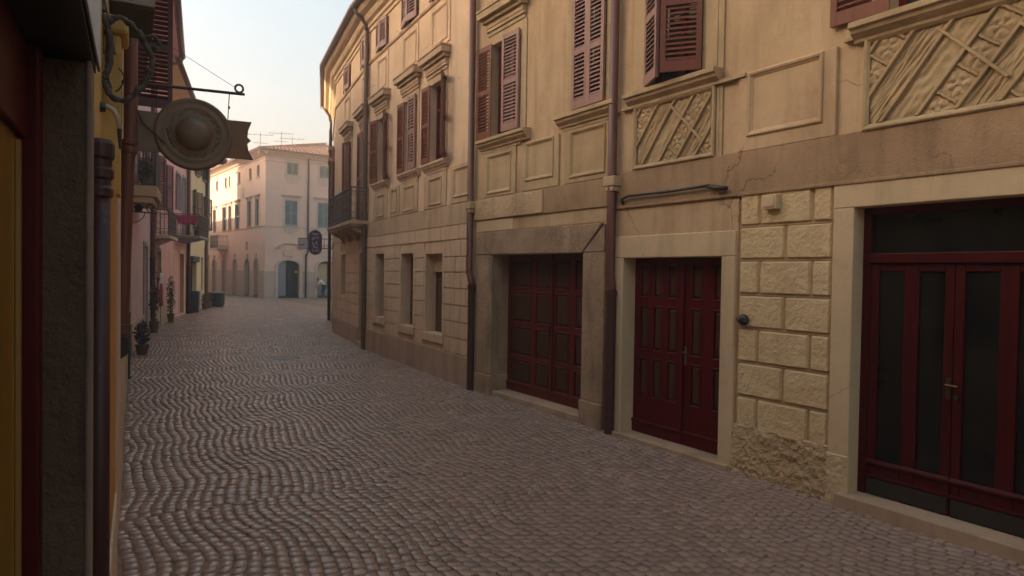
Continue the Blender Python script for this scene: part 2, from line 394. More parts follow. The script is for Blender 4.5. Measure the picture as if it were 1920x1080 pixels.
def surround(par, fr, u0, u1, z0, z1, w, mat, p=.02, bottom=False, name='surround'):
    m = MB(fr)
    m.box(u0-w, u0, -p, 0, z0, z1+w); m.box(u1, u1+w, -p, 0, z0, z1+w); m.box(u0, u1, -p+.001, 0, z1, z1+w)
    if bottom: m.box(u0, u1, -p+.001, 0, z0-w, z0)
    return link(name, m, mat, par, bevel=.004)
def panel(par, fr, u0, u1, z0, z1, mat, out=None, p=.03, name='wall_panel', base_mat=None):
    m = MB(fr)
    if out:
        a, b, c, d = out
        m.rect(a, b, c, d, [(0, 0), (0, -p+.006), (.006, -p)], False)
        m.wall(a+.006, b-.006, c+.006, d-.006, [(u0, u1, z0, z1, .001)], -p)
    m.rect(u0, u1, z0, z1, [(0, -p-.0 if out else 0), (.0, -p-.012), (.012, -p-.02), (.03, -p-.014), (.038, -p-.001), (.05, -p+.004), (.056, -p+.012)])
    return link(name, m, mat, par)
def pipe(par, fr, u, z0, z1, r, mat, v=-.09, name='downpipe', jog=None, boxz=None, low=None, rings=(), n=12):
    m = MB(fr)
    if jog:
        zj, du = jog
        m.tube([(u, v, z1), (u, v, zj+.12), (u+du*.2, v, zj+.09), (u+du*.8, v, zj-.01), (u+du, v, zj-.05), (u+du, v, zj-.1)], r, n)
        o = link(name, m, mat, par, smooth=True)
        lo = MB(fr); lo.tube([(u+du, v, zj-.1), (u+du, v, z0)], r*1.08, n); lo.tube([(u+du, v, zj-.07), (u+du, v, zj-.12)], r*1.3, n)
        link('lower_pipe', lo, low or mat, o)
    else:
        m.tube([(u, v, z1), (u, v, z0)], r, n); o = link(name, m, mat, par)
    if boxz:
        b = MB(fr); b.box(u-.10, u+.10, v-.06, 0, boxz-.06, boxz+.06); b.box(u-.075, u+.075, v-.05, 0, boxz-.12, boxz-.061); link('stone_bracket', b, MT['ochre_stone'], o, bevel=.012)
    if rings:
        for z in rings: b = MB(fr); b.tube([(u, v, z-.02), (u, v, z+.02)], r*1.2, n); b.box(u-.02, u+.02, v, 0, z-.012, z+.012); link('clamp', b, mat, o)
    return o
def tile_roof(par, fr, u0, u1, v0, v1, z0, z1, step=.24, mat=None, name='roof', thick=.09, hipl=0, hipr=0):
    """clay-tile slope rising from (v0,z0) to (v1,z1): barrel tiles as half-round ridges in courses"""
    m = MB(fr); n = max(2, int((u1-u0)/step)); c = max(2, int(sqrt((v1-v0)**2+(z1-z0)**2)/.38))
    s = (z1-z0)/(v1-v0)
    m.add([(u0, v0, z0-thick), (u1, v0, z0-thick), (u1, v0, z0), (u0, v0, z0), (u0+hipl, v1, z1), (u1-hipr, v1, z1), (u0+hipl, v1, z1-thick), (u1-hipr, v1, z1-thick)],
          [(0, 1, 2, 3), (3, 2, 5, 4), (0, 6, 7, 1), (0, 3, 4, 6), (1, 7, 5, 2)])
    for j in range(c):
        va = v0+(v1-v0)*j/c - .03; vb = v0+(v1-v0)*(j+1)/c + .05; k0 = j/c
        ua = u0+hipl*k0; ub = u1-hipr*k0; nn = max(1, int((ub-ua)/step))
        for i in range(nn):
            uc = ua+(i+.5)*(ub-ua)/nn; w1 = step*.36; hh = .07; za = z0+s*(va-v0)+.03; zb = z0+s*(vb-v0)
            L = [[(uc-w1*x, v, z+hh*y*k) for x, y in ((1, -.2), (.7, .7), (0, 1), (-.7, .7), (-1, -.2))] for v, z, k in ((va, za, 1), (vb, zb, .8))]
            m.loops(L, True, False, closed=False)
    return link(name, m, mat or MT['tiles'], par, recalc=False)
def shell(par, fr, u0, u1, depth, z1, mat, name='rear_wall'):
    m = MB(fr); m.quad((u0, 0, 0), (u0, 0, z1), (u0, depth, z1), (u0, depth, 0)); m.quad((u1, 0, 0), (u1, depth, 0), (u1, depth, z1), (u1, 0, z1))
    m.quad((u0, depth, 0), (u0, depth, z1), (u1, depth, z1), (u1, depth, 0)); m.quad((u0, 0, z1), (u1, 0, z1), (u1, depth, z1), (u0, depth, z1))
    return link(name, m, mat, par)
def leafed(par, fr, u0, u1, z0, z1, cols, rows, v, mat, pmat, name='door', kick=None):
    """door leaf: stiles and rails with recessed raised-and-fielded panels"""
    m = MB(fr); ops = [(a, b, c, d, .018) for a, b in cols for c, d in rows]
    m.wall(u0, u1, z0, z1, ops, v); m.box(u0, u1, v+.03, v+.06, z0, z1)
    m.quad((u0, v, z0), (u0, v, z1), (u0, v+.03, z1), (u0, v+.03, z0)); m.quad((u1, v, z0), (u1, v+.03, z0), (u1, v+.03, z1), (u1, v, z1))
    for a, b in cols:
        for c, d in rows: m.rect(a, b, c, d, [(0, v+.001), (-.012, v-.008), (-.022, v-.001)], False)
    if kick:
        m.box(u0, u1, v-.016, v, z0, kick); m.prof(u0, u1, [(v, kick+.035), (v-.03, kick+.02), (v-.03, kick+.004), (v, kick)])
    o = link(name, m, mat, par)
    for a, b in cols:
        for c, d in rows:
            p = MB(fr); w2 = min(.035, (b-a)*.25); p.rect(a, b, c, d, [(0, v+.018), (.006, v+.017), (w2, v+.002), (w2+.004, v+.002)]); link('door_panel', p, pmat, o)
    return o
def clip(poly, u0, u1, z0, z1):
    for ax, lim, sg in ((0, u0, 1), (0, u1, -1), (1, z0, 1), (1, z1, -1)):
        out = []
        for i in range(len(poly)):
            p, q = poly[i-1], poly[i]; a = (p[ax]-lim)*sg; b = (q[ax]-lim)*sg
            if (a >= 0) != (b >= 0):
                k = a/(a-b); out.append((p[0]+(q[0]-p[0])*k, p[1]+(q[1]-p[1])*k))
            if b >= 0: out.append(q)
        poly = out
        if len(poly) < 3: return []
    return poly
def relief(par, fr, u0, u1, z0, z1, seed, S1=.21):
    rnd = random.Random(seed)
    m = MB(fr); e = .05
    m.rect(u0-e, u1+e, z0-e, z1+e, [(0, 0), (0, -.045), (.012, -.055), (.03, -.05), (e, -.03)], False)
    # carved ground: a grid pushed in and out, grain running along the diagonal strips
    ca, sa = cos(radians(52)), sin(radians(52)); nu, nz = int((u1-u0)/.0095), int((z1-z0)/.0095); L = []
    def hgt(u, z):
        a = (u-u0)*ca+(z-z0)*sa; b = -(u-u0)*sa+(z-z0)*ca
        k = math.floor(b/S1+.35); f = (b/S1+.35) % 1
        kind = (0, 1, 2, 0, 1)[(k+seed) % 5]
        edge = min(f, 1-f)
        if kind == 1:
            fa = (a/S1) % 1; du, dv = fa-.5, f-.5; r = sqrt(du*du+dv*dv)*2; th = atan2(dv, du)+k*1.3
            pet = .5+.5*cos(5*th); h = .004
            if r < .86: h = .004+.024*pet**.6*max(0, 1-abs(r-.48)/.42)+.006*noise.noise(Vector((a*40, b*40, k)))
            if r < .2: h = .024*(1-(r/.2)**2*.5)
            if min(fa, 1-fa) < .06: h = .030
        elif kind == 0:
            q = noise.noise(Vector((a*5+seed, b*46, k*2.7))); h = .020*q + .010*noise.noise(Vector((a*12, b*80, 1.0)))
        else:
            q = noise.noise(Vector((a*3.5+seed*2, b*24, k*1.3))); q2 = noise.noise(Vector((a*16, b*16, seed)))
            h = .017*q+.012*q2
        return max(-.014, min(.022, h*.75))*min(1, edge*7)
    for j in range(nz+1):
        z = z0+(z1-z0)*j/nz; L.append([(u0+(u1-u0)*i/nu, -.014-hgt(u0+(u1-u0)*i/nu, z), z) for i in range(nu+1)])
    m.loops(L, closed=False)
    o = link('relief_panel', m, MT['relief'], par, weld=True)
    r = MB(fr); D = 4
    for k in range(-14, 16):                     # rising ribs
        c = (k-.35)*S1; w = .013
        pl = [((u0-sa*(c+s)+ca*t), (z0+ca*(c+s)+sa*t)) for s, t in ((-w, -D), (-w, D), (w, D), (w, -D))]
        pl = clip(pl, u0, u1, z0, z1)
        if len(pl) > 2: r.prism(pl, -.044, -.012)
    cb, sb = cos(radians(-45)), sin(radians(-45))
    spans = [(.55, -.05, .62), (1.02, .05, 1.2)]
    for off, t0, t1 in spans:                    # falling cross ribs, only part-way
        cu = u0+off; w = .012
        pl = [(cu+cb*t-sb*s, z1-.12*off+sb*t+cb*s) for t, s in ((t0, -w), (t1, -w), (t1, w), (t0, w))]
        pl = clip(pl, u0, u1, z0, z1)
        if len(pl) > 2: r.prism(pl, -.047, -.012)
    link('relief_rib', r, MT['relief'], o, bevel=.006)
    return o
def rough_block(mb, u0, u1, z0, z1, p, amp, seed, lower=None, step=.022):
    nu = max(3, int((u1-u0)/step)); nz = max(3, int((z1-z0)/step)); L = []
    for j in range(nz+1):
        row = []
        for i in range(nu+1):
            a, b = i/nu, j/nz; u = u0+(u1-u0)*a; z = z0+(z1-z0)*b
            e = min(a*(u1-u0), (1-a)*(u1-u0), b*(z1-z0), (1-b)*(z1-z0)); k = min(1, e/.014)
            q = noise.noise(Vector((u*9+seed, z*9, seed)))*.55+noise.noise(Vector((u*24, z*24, seed*2.)))*.45+noise.noise(Vector((u*60, z*60, seed)))*.25
            if lower: k = 1 if e > 1e-4 else .3
            row.append((u+(noise.noise(Vector((u*30, z*30, 3)))*.006 if e > 1e-4 else 0), -(p*k**.5+amp*q*k), z))
        L.append(row)
    mb.loops(L, closed=False)
    c = [(u0, 0, z0), (u1, 0, z0), (u1, 0, z1), (u0, 0, z1)]

# ------------------------------------------------------------------ building A (near right)
bA = thing('palazzo', 'long ochre palazzo with carved relief panels, stone gate and dark red doors', 'building', FA.pt(-5, 0, 0))
f = FA
WA = [(-9.29, -8.45), (-7.16, -6.52), (-5.79, -4.98), (-3.04, -2.06), (-.6, .3), (2.0, 2.9), (4.5, 5.4)]
ops = [(a, b, 4.0, 5.46, .16) for a, b in WA] + [(a, b, 6.7, 7.5, .16) for a, b in WA]
ops += [(-9.16, -6.88, .05, 2.19, .30), (-6.12, -4.65, .03, 2.11, .19), (-3.29, -1.85, .085, 2.5, .2), (.9, 2.3, .1, 2.5, .2)]
m = MB(f); m.wall(-9.85, 9, -.03, 8.2, ops); link('wall', m, MT['ochre'], bA)
shell(bA, f, -9.84, 9, 9, 8.2, MT['ochre'])
m = MB(f); m.box(-9.85, 9, -.40, .02, 8.1, 8.3); m.box(-9.85, 9, -.25, .01, 7.9, 8.099); link('cornice', m, MT['cornice'], bA)
tile_roof(bA, f, -9.85, 9, -.42, 5, 8.4, 10, step=.5)
# string course and brown zone between floors
m = MB(f); m.box(-9.75, -6.39, -.03, 0, 2.74, 3.09); link('string_course', m, MT['band'], bA, bevel=.008)
m = MB(f); m.box(-9.72, -7.80, -.05, -.028, 2.752, 3.07); link('rough_patch', m, MT['rubble'], bA, bevel=.012)
m = MB(f); m.box(-6.34, 9, -.032, 0, 2.705, 3.12); link('string_course', m, MT['band'], bA, bevel=.008)
m = MB(f); m.box(-6.34, 9, -.045, -.02, 2.69, 2.72); link('drip_edge', m, MT['band'], bA, bevel=.006)
# upper windows
def a_window(u0, u1, la, ra, lw=None, closed=False, mat=None, hd=True, z0=4.0, z1=5.46, sil=True, sw=.15, lmat=None):
    w = glazing(bA, f, u0, u1, z0, z1, .15, MT['door_wood'], MT['glass'], ((u0+u1)/2,), (z0+.95,))
    lw = lw or (u1-u0)/2
    mt = mat or MT['shutter']
    shutter(w, f, u0, 1, z0+.04, z1+.03, lw, la, lmat or mt); shutter(w, f, u1, -1, z0+.04, z1+.03, lw, ra, mt)
    surround(w, f, u0, u1, z0, z1, sw, MT['ochre_stone'], .018)
    if sil: sill(w, f, u0-.27, u1+.27, z0, .15, .16, MT['ochre_stone'])
    if hd: hood(w, f, u0-.22, u1+.22, z1+.15, 5.72, 6.0, MT['ochre_stone'])
    return w
a_window(*WA[0], 177, 4, lmat=MT['shutter'], mat=MT['shutter_pale'])
a_window(*WA[1], 0, 0, mat=MT['shutter_pale'])
a_window(*WA[2], 26, 38, lw=.42, sw=.2, lmat=MT['shutter_pale'])
for w_ in WA[3:]: a_window(*w_, 177, 176)
for w_ in WA: a_window(*w_, 3, 3, z0=6.7, z1=7.5, hd=False, sil=True)
# stepped apron blocks below sills, panels
def apron(u0, u1, zt=3.86, mat='ochre_stone'):
    m = MB(f); m.box(u0, u1, -.028, 0, 3.10, zt); m.box(u0-.2, u0, -.02, 0, 3.10, zt-.001); m.box(u1, u1+.2, -.02, 0, 3.10, zt-.001)
    return m
def zone(u0, u1, z0, z1, p=.012, mat='ochre_stone', name='plaster_patch', rag=False):
    m = MB(f)
    if rag:
        n = 26; m.prism([(u0, z0), (u1, z0)]+[(u1-(u1-u0)*i/n, z1-.03-.20*(1-abs(2*i/n-1)**3)*0+.045*noise.noise(Vector((i*.45, u0, 1)))+.02*noise.noise(Vector((i*1.7, u0, 4)))-.16*(i/n)) for i in range(n+1)], -p, 0)
    else: m.box(u0, u1, -p, 0, z0, z1); return link(name, m, MT[mat], bA)
zone(-9.55, -8.42, 3.80, 3.95, .03); zone(-8.36, -7.36, 3.795, 4.14, .006, 'ochre_stone', rag=True)
zone(-7.36, -6.43, 3.80, 3.95, .03)
panel(bA, f, -9.37, -8.66, 3.14, 3.745, MT['ochre_stone'], (-9.49, -8.54, 3.095, 3.798), .026)
panel(bA, f, -8.26, -7.57, 3.23, 3.78, MT['ochre_stone'], (-8.35, -7.46, 3.095, 3.792), .030)
panel(bA, f, -7.21, -6.49, 3.16, 3.77, MT['relief'], (-7.33, -6.43, 3.095, 3.798), .026)
zone(-6.18, -4.40, 3.835, 3.87, .06); zone(-5.99, -4.70, 3.871, 3.95, .03)
zone(-4.45, -3.44, 3.872, 4.26, .006, 'ochre_stone', rag=True)
panel(bA, f, -4.38, -3.59, 3.25, 3.86, MT['ochre'], (-4.49, -3.47, 3.115, 3.871), .036)
for a in (-6.00, -4.77): 
    m = MB(f); m.box(a-.012 if a < -5 else a+.002, a+.03, -.025, 0, 3.121, 3.834); link('pilaster_strip', m, MT['ochre_stone'], bA)
relief(bA, f, -5.93, -4.83, 3.17, 3.80, 3)
relief(bA, f, -3.18, -1.55, 3.16, 3.82, 8, .22)
zone(-3.40, -1.2, 3.875, 3.90, .06); zone(-3.24, -1.30, 3.901, 3.96, .03)
m = MB(f); m.box(-4.77, -4.70, -.02, 0, 3.12, 5.9); link('wall_fillet', m, MT['ochre_stone'], bA)
for a, b in ((-.9, .6), (1.7, 3.2), (4.2, 5.7)): panel(bA, f, a, b, 3.2, 3.8, MT['ochre'], (a-.12, b+.12, 3.125, 3.87), .034)
# stone gate
m = MB(f)
m.prism([(-9.21, 2.195), (-6.90, 2.18), (-6.50, 2.54), (-9.68, 2.55)], -.05, 0)
o = link('gate_lintel', m, MT['greystone'], bA, bevel=.012)
m = MB(f); m.prism([(-9.235, 2.20), (-9.66, 2.52), (-9.66, 2.20)], -.042, 0); link('corner_stone', m, MT['greystone'], o, bevel=.008); m = MB(f); m.prism([(-6.875, 2.19), (-6.46, 2.185), (-6.46, 2.53)], -.042, 0)
link('corner_stone', m, MT['greystone'], o, bevel=.008)
for a, b in ((-9.64, -9.156), (-6.884, -6.45)):
    m = MB(f); m.box(a, b, -.04, .29 if a < -9 else .05, .312, 2.183); m.box(a-.01, b+.012, -.065, .29 if a < -9 else .05, -.02, .31); link('gate_jamb', m, MT['greystone'], bA, bevel=.014)
m = MB(f); m.box(-9.145, -6.89, -.02, .33, -.02, .075); link('threshold', m, MT['plinth'], bA, bevel=.012)
m = MB(f); m.box(-9.7, -8.6, -.018, 0, 2.56, 2.735); link('plaster_patch', m, MT['smooth'], bA, bevel=.006)
m = MB(f); m.box(-8.6, -6.42, -.008, 0, 2.56, 2.735); link('plaster_patch', m, MT['ochre'], bA)
rows = [(.24, .575), (.66, 1.07), (1.17, 1.61), (1.70, 2.09)]
gl = leafed(bA, f, -9.16, -7.945, .085, 2.2, [(-9.05, -8.51), (-8.36, -8.02)], rows, .27, MT['door_wood'], MT['panel_wood'], kick=.19)
gr = leafed(bA, f, -7.94, -6.86, .085, 2.2, [(-7.86, -7.56), (-7.41, -6.98)], rows, .268, MT['door_wood'], MT['panel_wood'], kick=.19)
m = MB(f); m.box(-7.965, -7.915, .235, .27, .2, 2.19); link('meeting_stile', m, MT['door_wood'], gl, bevel=.006)
m = MB(f); m.box(-7.985, -7.945, .21, .235, 1.0, 1.22); m.tube([(-7.9, .2, 1.17), (-8.02, .2, 1.17)], .012, 8); m.tube([(-7.96, .235, 1.17), (-7.96, .2, 1.17)], .012, 8); link('handle', m, MT['iron'], gl)
# door two in smooth plaster
m = MB(f); m.wall(-6.33, -4.47, 0, 2.69, [(-6.12, -4.65, .0, 2.11, .02)], -.014); m.quad((-4.47, -.014, 0), (-4.47, 0, 0), (-4.47, 0, 2.69), (-4.47, -.014, 2.69)); link('door_surround', m, MT['ochre'], bA)
m = MB(f); m.box(-6.30, -6.116, -.04, .189, .0, 2.105); m.box(-4.654, -4.485, -.04, .189, .0, 2.105); m.box(-6.30, -4.485, -.039, .19, 2.106, 2.36); link('door_frame', m, MT['smooth'], bA, bevel=.01)
m = MB(f); m.box(-6.30, -4.5, -.09, .2, -.02, .045); link('threshold', m, MT['plinth'], bA, bevel=.012)
rows = [(.50, .925), (1.045, 1.535), (1.66, 2.02)]
dl = leafed(bA, f, -6.115, -5.335, .05, 2.11, [(-6.0, -5.885), (-5.785, -5.665), (-5.555, -5.435)], rows, .16, MT['door_red'], MT['panel_wood'], kick=.17)
dr = leafed(bA, f, -5.328, -4.655, .05, 2.11, [(-5.21, -5.09), (-4.90, -4.78)], rows, .166, MT['door_red'], MT['panel_wood'], kick=.17)
m = MB(f); m.box(-5.35, -5.315, .135, .16, .19, 2.1); link('meeting_stile', m, MT['door_red'], dl, bevel=.005)
m = MB(f); m.tube([(-5.29, .165, 1.07), (-5.29, .115, 1.07), (-5.22, .11, 1.075)], .009, 8); m.box(-5.305, -5.275, .155, .168, .93, 1.13); link('handle', m, MT['gutter'], dr)
# rusticated blocks
zs = [2.715, 2.39, 2.065, 1.735, 1.41, 1.08, .75, .44]
k = 0; G = .011
for i in range(7):
    cuts = [-4.455, -4.22, -3.675, -3.475] if i % 2 == 0 else [-4.455, -3.94, -3.475]
    for a, b in zip(cuts[:-1], cuts[1:]):
        m = MB(f); rough_block(m, a+G, b-G, zs[i+1]+G, zs[i]-G, .026, .010, k*3.7+1, step=.015); k += 1
        link('rustic_block', m, MT['block'], bA, weld=True, smooth=False)
m = MB(f)
for i in range(7): m.box(-4.458, -3.472, -.012, .0, zs[i+1]-.006, zs[i+1]+.006)
link('joint_line', m, MT['ochre_stone'], bA)
m = MB(f); rough_block(m, -4.50, -3.40, -.02, .47, .035, .034, 77.7, lower=True, step=.014); link('rubble_plinth', m, MT['rubble'], bA, weld=True)
m = MB(f); m.box(-4.15, -3.99, -.10, -.02, 2.535, 2.665); m.box(-4.13, -4.01, -.108, -.10, 2.553, 2.647); link('junction_box', m, MT['smooth'], bA, bevel=.006)
m = MB(f); m.tube([(-4.36, -.04, 1.49), (-4.36, -.075, 1.49)], [.055, .05], 14); m.tube([(-4.36, -.075, 1.49), (-4.36, -.11, 1.49), (-4.36, -.13, 1.48)], [.022, .03, .012], 10); m.tube([(-4.42, -.08, 1.50), (-4.30, -.08, 1.47)], .012, 8); link('bell_pull', m, MT['iron'], bA, smooth=True)
m = MB(f); m.tube([(-6.15, -.03, 2.74), (-6.12, -.07, 2.80), (-6.0, -.075, 2.825), (-5.3, -.075, 2.815), (-4.80, -.075, 2.825)], .016, 8); m.tube([(-4.83, -.07, 2.82), (-4.70, -.08, 2.79), (-4.57, -.08, 2.775)], [.018, .03, .02], 10); link('wall_cable', m, MT['iron'], bA, smooth=True)
# shop front (door three)
m = MB(f); m.box(-3.47, -3.286, -.03, .2, -.02, 2.494); m.box(-3.47, -1.6, -.032, .2, 2.495, 2.70); m.box(-1.854, -1.6, -.03, .2, -.02, 2.494); link('door_frame', m, MT['smooth'], bA, bevel=.008)
m = MB(f); rough_block(m, -3.49, -3.28, -.02, .42, .038, .012, 5.5, lower=True, step=.012); link('peeling_plaster', m, MT['smooth'], bA, weld=True)
m = MB(f); m.box(-3.36, -1.7, -.10, .22, -.02, .106); link('threshold', m, MT['plinth'], bA, bevel=.012)
def bars(lst, v0, v1, mat, par, name): 
    m = MB(f)
    for a, b, c, d in lst: m.box(a, b, v0, v1, c, d)
    return link(name, m, mat, par, bevel=.006)
sf = bars([(-3.29, -3.22, .10, 2.5), (-1.92, -1.85, .10, 2.5), (-3.22, -1.92, 2.43, 2.5)], .12, .20, MT['frame_red'], bA, 'shop_front')
bars([(-3.22, -1.92, 2.035, 2.115)], .10, .19, MT['frame_red'], sf, 'transom')
m = MB(f); m.box(-3.22, -1.92, .165, .172, 2.115, 2.43); link('pane', m, MT['glass_shop'], sf)
for a, b, c in ((-3.218, -2.572, ((-3.15, -2.945), (-2.83, -2.64))), (-2.566, -1.922, ((-2.50, -2.27), (-2.15, -1.99)))):
    d = MB(f); xs = [a, c[0][0], c[0][1], c[1][0], c[1][1], b]
    for x0, x1 in ((xs[0], xs[1]), (xs[2], xs[3]), (xs[4], xs[5])): d.box(x0, x1, .13, .18, .105, 2.03)
    for x0, x1 in c: d.box(x0, x1, .131, .179, .255, .39); d.box(x0, x1, .131, .179, 1.97, 2.03)
    o = link('shop_door', d, MT['frame_red'], bA, bevel=.006)
    d = MB(f); d.prof(a, b, [(.13, .405), (.108, .385), (.108, .368), (.13, .35)]); d.prof(a, b, [(.13, .275), (.112, .268), (.112, .256), (.13, .25)]); link('door_rail', d, MT['frame_red'], o)
    d = MB(f); d.box(a+.01, b-.01, .118, .1295, .115, .245); link('kick_panel', d, MT['kick'], o, bevel=.004)
    for x0, x1 in c:
        d = MB(f); d.box(x0, x1, .153, .158, .38, 1.98); link('pane', d, MT['glass_shop'], o)
    if a < -3:
        d = MB(f); d.box(-2.61, -2.575, .12, .13, 1.0, 1.16); d.tube([(-2.59, .13, 1.11), (-2.59, .075, 1.11), (-2.5, .07, 1.105)], .011, 8); d.tube([(-2.53, .13, 1.02), (-2.53, .10, 1.02)], .018, 10); link('handle', d, plain('dull_brass', (.12, .075, .04), .45, .8), o)
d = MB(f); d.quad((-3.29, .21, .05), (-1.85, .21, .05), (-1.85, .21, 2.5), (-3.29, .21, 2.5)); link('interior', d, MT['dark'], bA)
pipe(bA, f, -9.80, .0, 8.0, .055, MT['pipe'], -.085, jog=(1.78, .085), boxz=3.0, low=MT['low_pipe'])
pipe(bA, f, -6.29, .0, 8.0, .055, MT['pipe'], -.085, jog=(1.78, .03), boxz=3.02, low=MT['low_pipe'])

# ------------------------------------------------------------------ building B/C/E (curved corner palazzo)
bB = thing('corner_palazzo', 'tan plaster palazzo curving along the street with open red shutters, iron balcony and moulded cornice', 'building', FB.pt(-3, 0, 0))
f = FB
WB = [(-5.36, -4.68), (-3.47, -2.71), (-2.0, -1.28)]
W3 = [(-5.43, -4.66), (-3.62, -2.72), (-2.0, -1.1)]
gw = [(-5.40, -4.73, .86, 2.31, .26), (-3.56, -2.81, .80, 2.28, .26), (-2.11, -1.26, .77, 2.25, .26)]
ops = [(a, b, 3.96, 5.42, .17) for a, b in WB] + [(a, b, 6.99, 7.62, .15) for a, b in W3] + gw
m = MB(f); m.wall(-6.15, 0, -.03, 8.0, ops); link('wall', m, MT['tan'], bB)
WCd = [(-3.05, -2.25), (-.88, -.2)]; WC3 = [(-3.35, -2.5), (-.85, -.05)]
m = MB(FC); m.wall(-5.0, 0, -.03, 8.0, [(a, b, 3.1 if i == 0 else 3.1, 5.42, .17) for i, (a, b) in enumerate(WCd)] + [(a, b, 6.99, 7.62, .15) for a, b in WC3] + [(-3.61, -2.92, 1.22, 2.37, .22), (-.9, -.25, .12, 2.37, .25)]); link('wall', m, MT['tan'], bB)
m = MB(FE); m.wall(-5.3, 0, -.03, 8.0, [(-2.2, -1.2, .1, 2.6, .25), (-4.5, -3.5, .1, 2.6, .25), (-2.2, -1.3, 3.96, 5.42, .17), (-4.4, -3.5, 3.96, 5.42, .17)]); link('wall', m, MT['tan'], bB)
m = MB(FF); m.wall(-12, 0, -.03, 8.0, [(-3, -2, .9, 2.5, .2), (-6, -5, .9, 2.5, .2), (-3, -2, 4, 5.4, .2), (-6, -5, 4, 5.4, .2)]); link('wall', m, MT['tan'], bB)
for fr, us in ((FE, (-2.2, -4.5)), (FF, (-3, -6))):
    for u in us:
        glazing(bB, fr, u, u+1, .1 if fr is FE else .9, 2.6, .22, MT['door_wood'], MT['glass'], (u+.5,))
        w_ = glazing(bB, fr, u, u+.95, 3.96, 5.42, .15, MT['door_wood'], MT['glass'], (u+.5,))
        shutter(w_, fr, u, 1, 3.98, 5.44, .47, 172, MT['shutter'], .075); shutter(w_, fr, u+.95, -1, 3.98, 5.44, .47, 172, MT['shutter'], .075)
        hood(w_, fr, u-.2, u+1.15, 5.57, 5.7, 5.95, MT['tan_stone']); sill(w_, fr, u-.22, u+1.17, 3.95, .12, .13, MT['tan_stone'])
# roof block and closing walls
m = MB(); pts = [FB.pt(0, 0, 0), FB.pt(-6.15, 0, 0), FC.pt(-5, 0, 0), FE.pt(-5.3, 0, 0), FF.pt(-12, 0, 0), (14, 30, 0), FB.pt(0, 9, 0)]
m.add([(p[0], p[1], 8.0) for p in pts], [tuple(range(len(pts)))], raw=True)
for i in (3, 4, 5, 6):
    if i == 3: continue
    p, q = pts[i], pts[(i+1) % 7]; m.add([(p[0], p[1], 0), (q[0], q[1], 0), (q[0], q[1], 8), (p[0], p[1], 8)], [(0, 1, 2, 3)], raw=True)
link('rear_wall', m, MT['tan'], bB)
# cornice swept along the curve
def along(frs, v, z):
    out = []
    for i, (fr, u) in enumerate(frs): out.append(fr.pt(u, v, z))
    return out
def mitre_line(v):
    """plan points of the B-C-E-F facade line offset by v"""
    fs = [FB, FC, FE, FF]; P = [FB.P+FB.V*v + FB.U*.0]
    for a, b in zip(fs[:-1], fs[1:]):
        n1, n2 = a.V, b.V; k = v/(1+n1.dot(n2)); P.append(b.P+(n1+n2)*k)
    P.append(FF.P+FF.U*-12+FF.V*v); return P
def sweep(prof):
    m = MB(); lines = [mitre_line(v) for v, z in prof]; n = len(prof)
    L = [[(lines[k][i].x, lines[k][i].y, prof[k][1]) for k in range(n)] for i in range(5)]
    b = len(m.v); pts = [p for l in L for p in l]; F = []
    for i in range(4):
        for k in range(n): j = (k+1) % n; F.append((i*n+k, i*n+j, (i+1)*n+j, (i+1)*n+k))
    F += [tuple(range(n)), tuple(4*n+k for k in range(n))]
    m.add(pts, F, raw=True); return m
link('cornice', sweep([(0, 7.66), (-.03, 7.66), (-.03, 7.74), (-.07, 7.76), (-.07, 7.84), (-.14, 7.88), (-.18, 7.95), (-.18, 8.0), (-.30, 8.04), (-.36, 8.10), (-.36, 8.16), (0, 8.20)]), MT['cornice'], bB, bevel=.006)
gm = MB(); gm_pts = [(p.x, p.y, 8.21) for p in mitre_line(-.43)]
gm.tube(gm_pts, .075, 10); link('gutter', gm, MT['gutter'], bB, smooth=True)
link('string_course', sweep([(0, 6.90), (-.025, 6.90), (-.04, 6.93), (-.04, 6.955), (0, 6.96)]), MT['tan_stone'], bB)
link('band', sweep([(0, 2.76), (-.012, 2.76), (-.012, 3.095), (0, 3.095)]), MT['band'] if False else MT['tan_stone'], bB)
link('band_edge', sweep([(0, 2.735), (-.03, 2.735), (-.03, 2.77), (0, 2.775)]), MT['tan_stone'], bB)
# tiled roof as a sloped sheet behind the gutter
m = MB(); a = mitre_line(-.4); b = mitre_line(5.0)
for i in range(4): m.add([(a[i].x, a[i].y, 8.25), (a[i+1].x, a[i+1].y, 8.25), (b[i+1].x, b[i+1].y, 10.0), (b[i].x, b[i].y, 10.0)], [(0, 1, 2, 3)], raw=True)
link('roof', m, MT['tiles'], bB, recalc=False)
# first-floor windows of B
def b_window(fr, u0, u1, la, ra, z0=3.96, z1=5.42, sl=True, matL=None, matR=None, lw=None):
    w = glazing(bB, fr, u0, u1, z0, z1, .16, MT['door_wood'], MT['glass'], ((u0+u1)/2,), (z0+1.0,)); lw = lw or (u1-u0)/2
    shutter(w, fr, u0, 1, z0+.02, z1+.02, lw, la, matL or MT['shutter'], .06); shutter(w, fr, u1, -1, z0+.02, z1+.02, lw, ra, matR or MT['shutter'], .06)
    surround(w, fr, u0, u1, z0, z1, .13, MT['tan_stone'], .015); hood(w, fr, u0-.25, u1+.25, z1+.13, 5.66, 5.95, MT['tan_stone'], .2)
    if sl: sill(w, fr, u0-.22, u1+.22, 3.95, .11, .15, MT['tan_stone'])
    return w
b_window(f, *WB[0], 172, 153, lw=.4); b_window(f, *WB[1], 177, 3, matR=MT['shutter_pale']); b_window(f, *WB[2], 177, 150, lw=.38)
b_window(FC, *WCd[1], 176, 4, z0=3.1, sl=False, matR=MT['shutter_pale']); b_window(FC, *WCd[0], 2, 20, z0=3.1, sl=False, matL=MT['shutter_pale'])
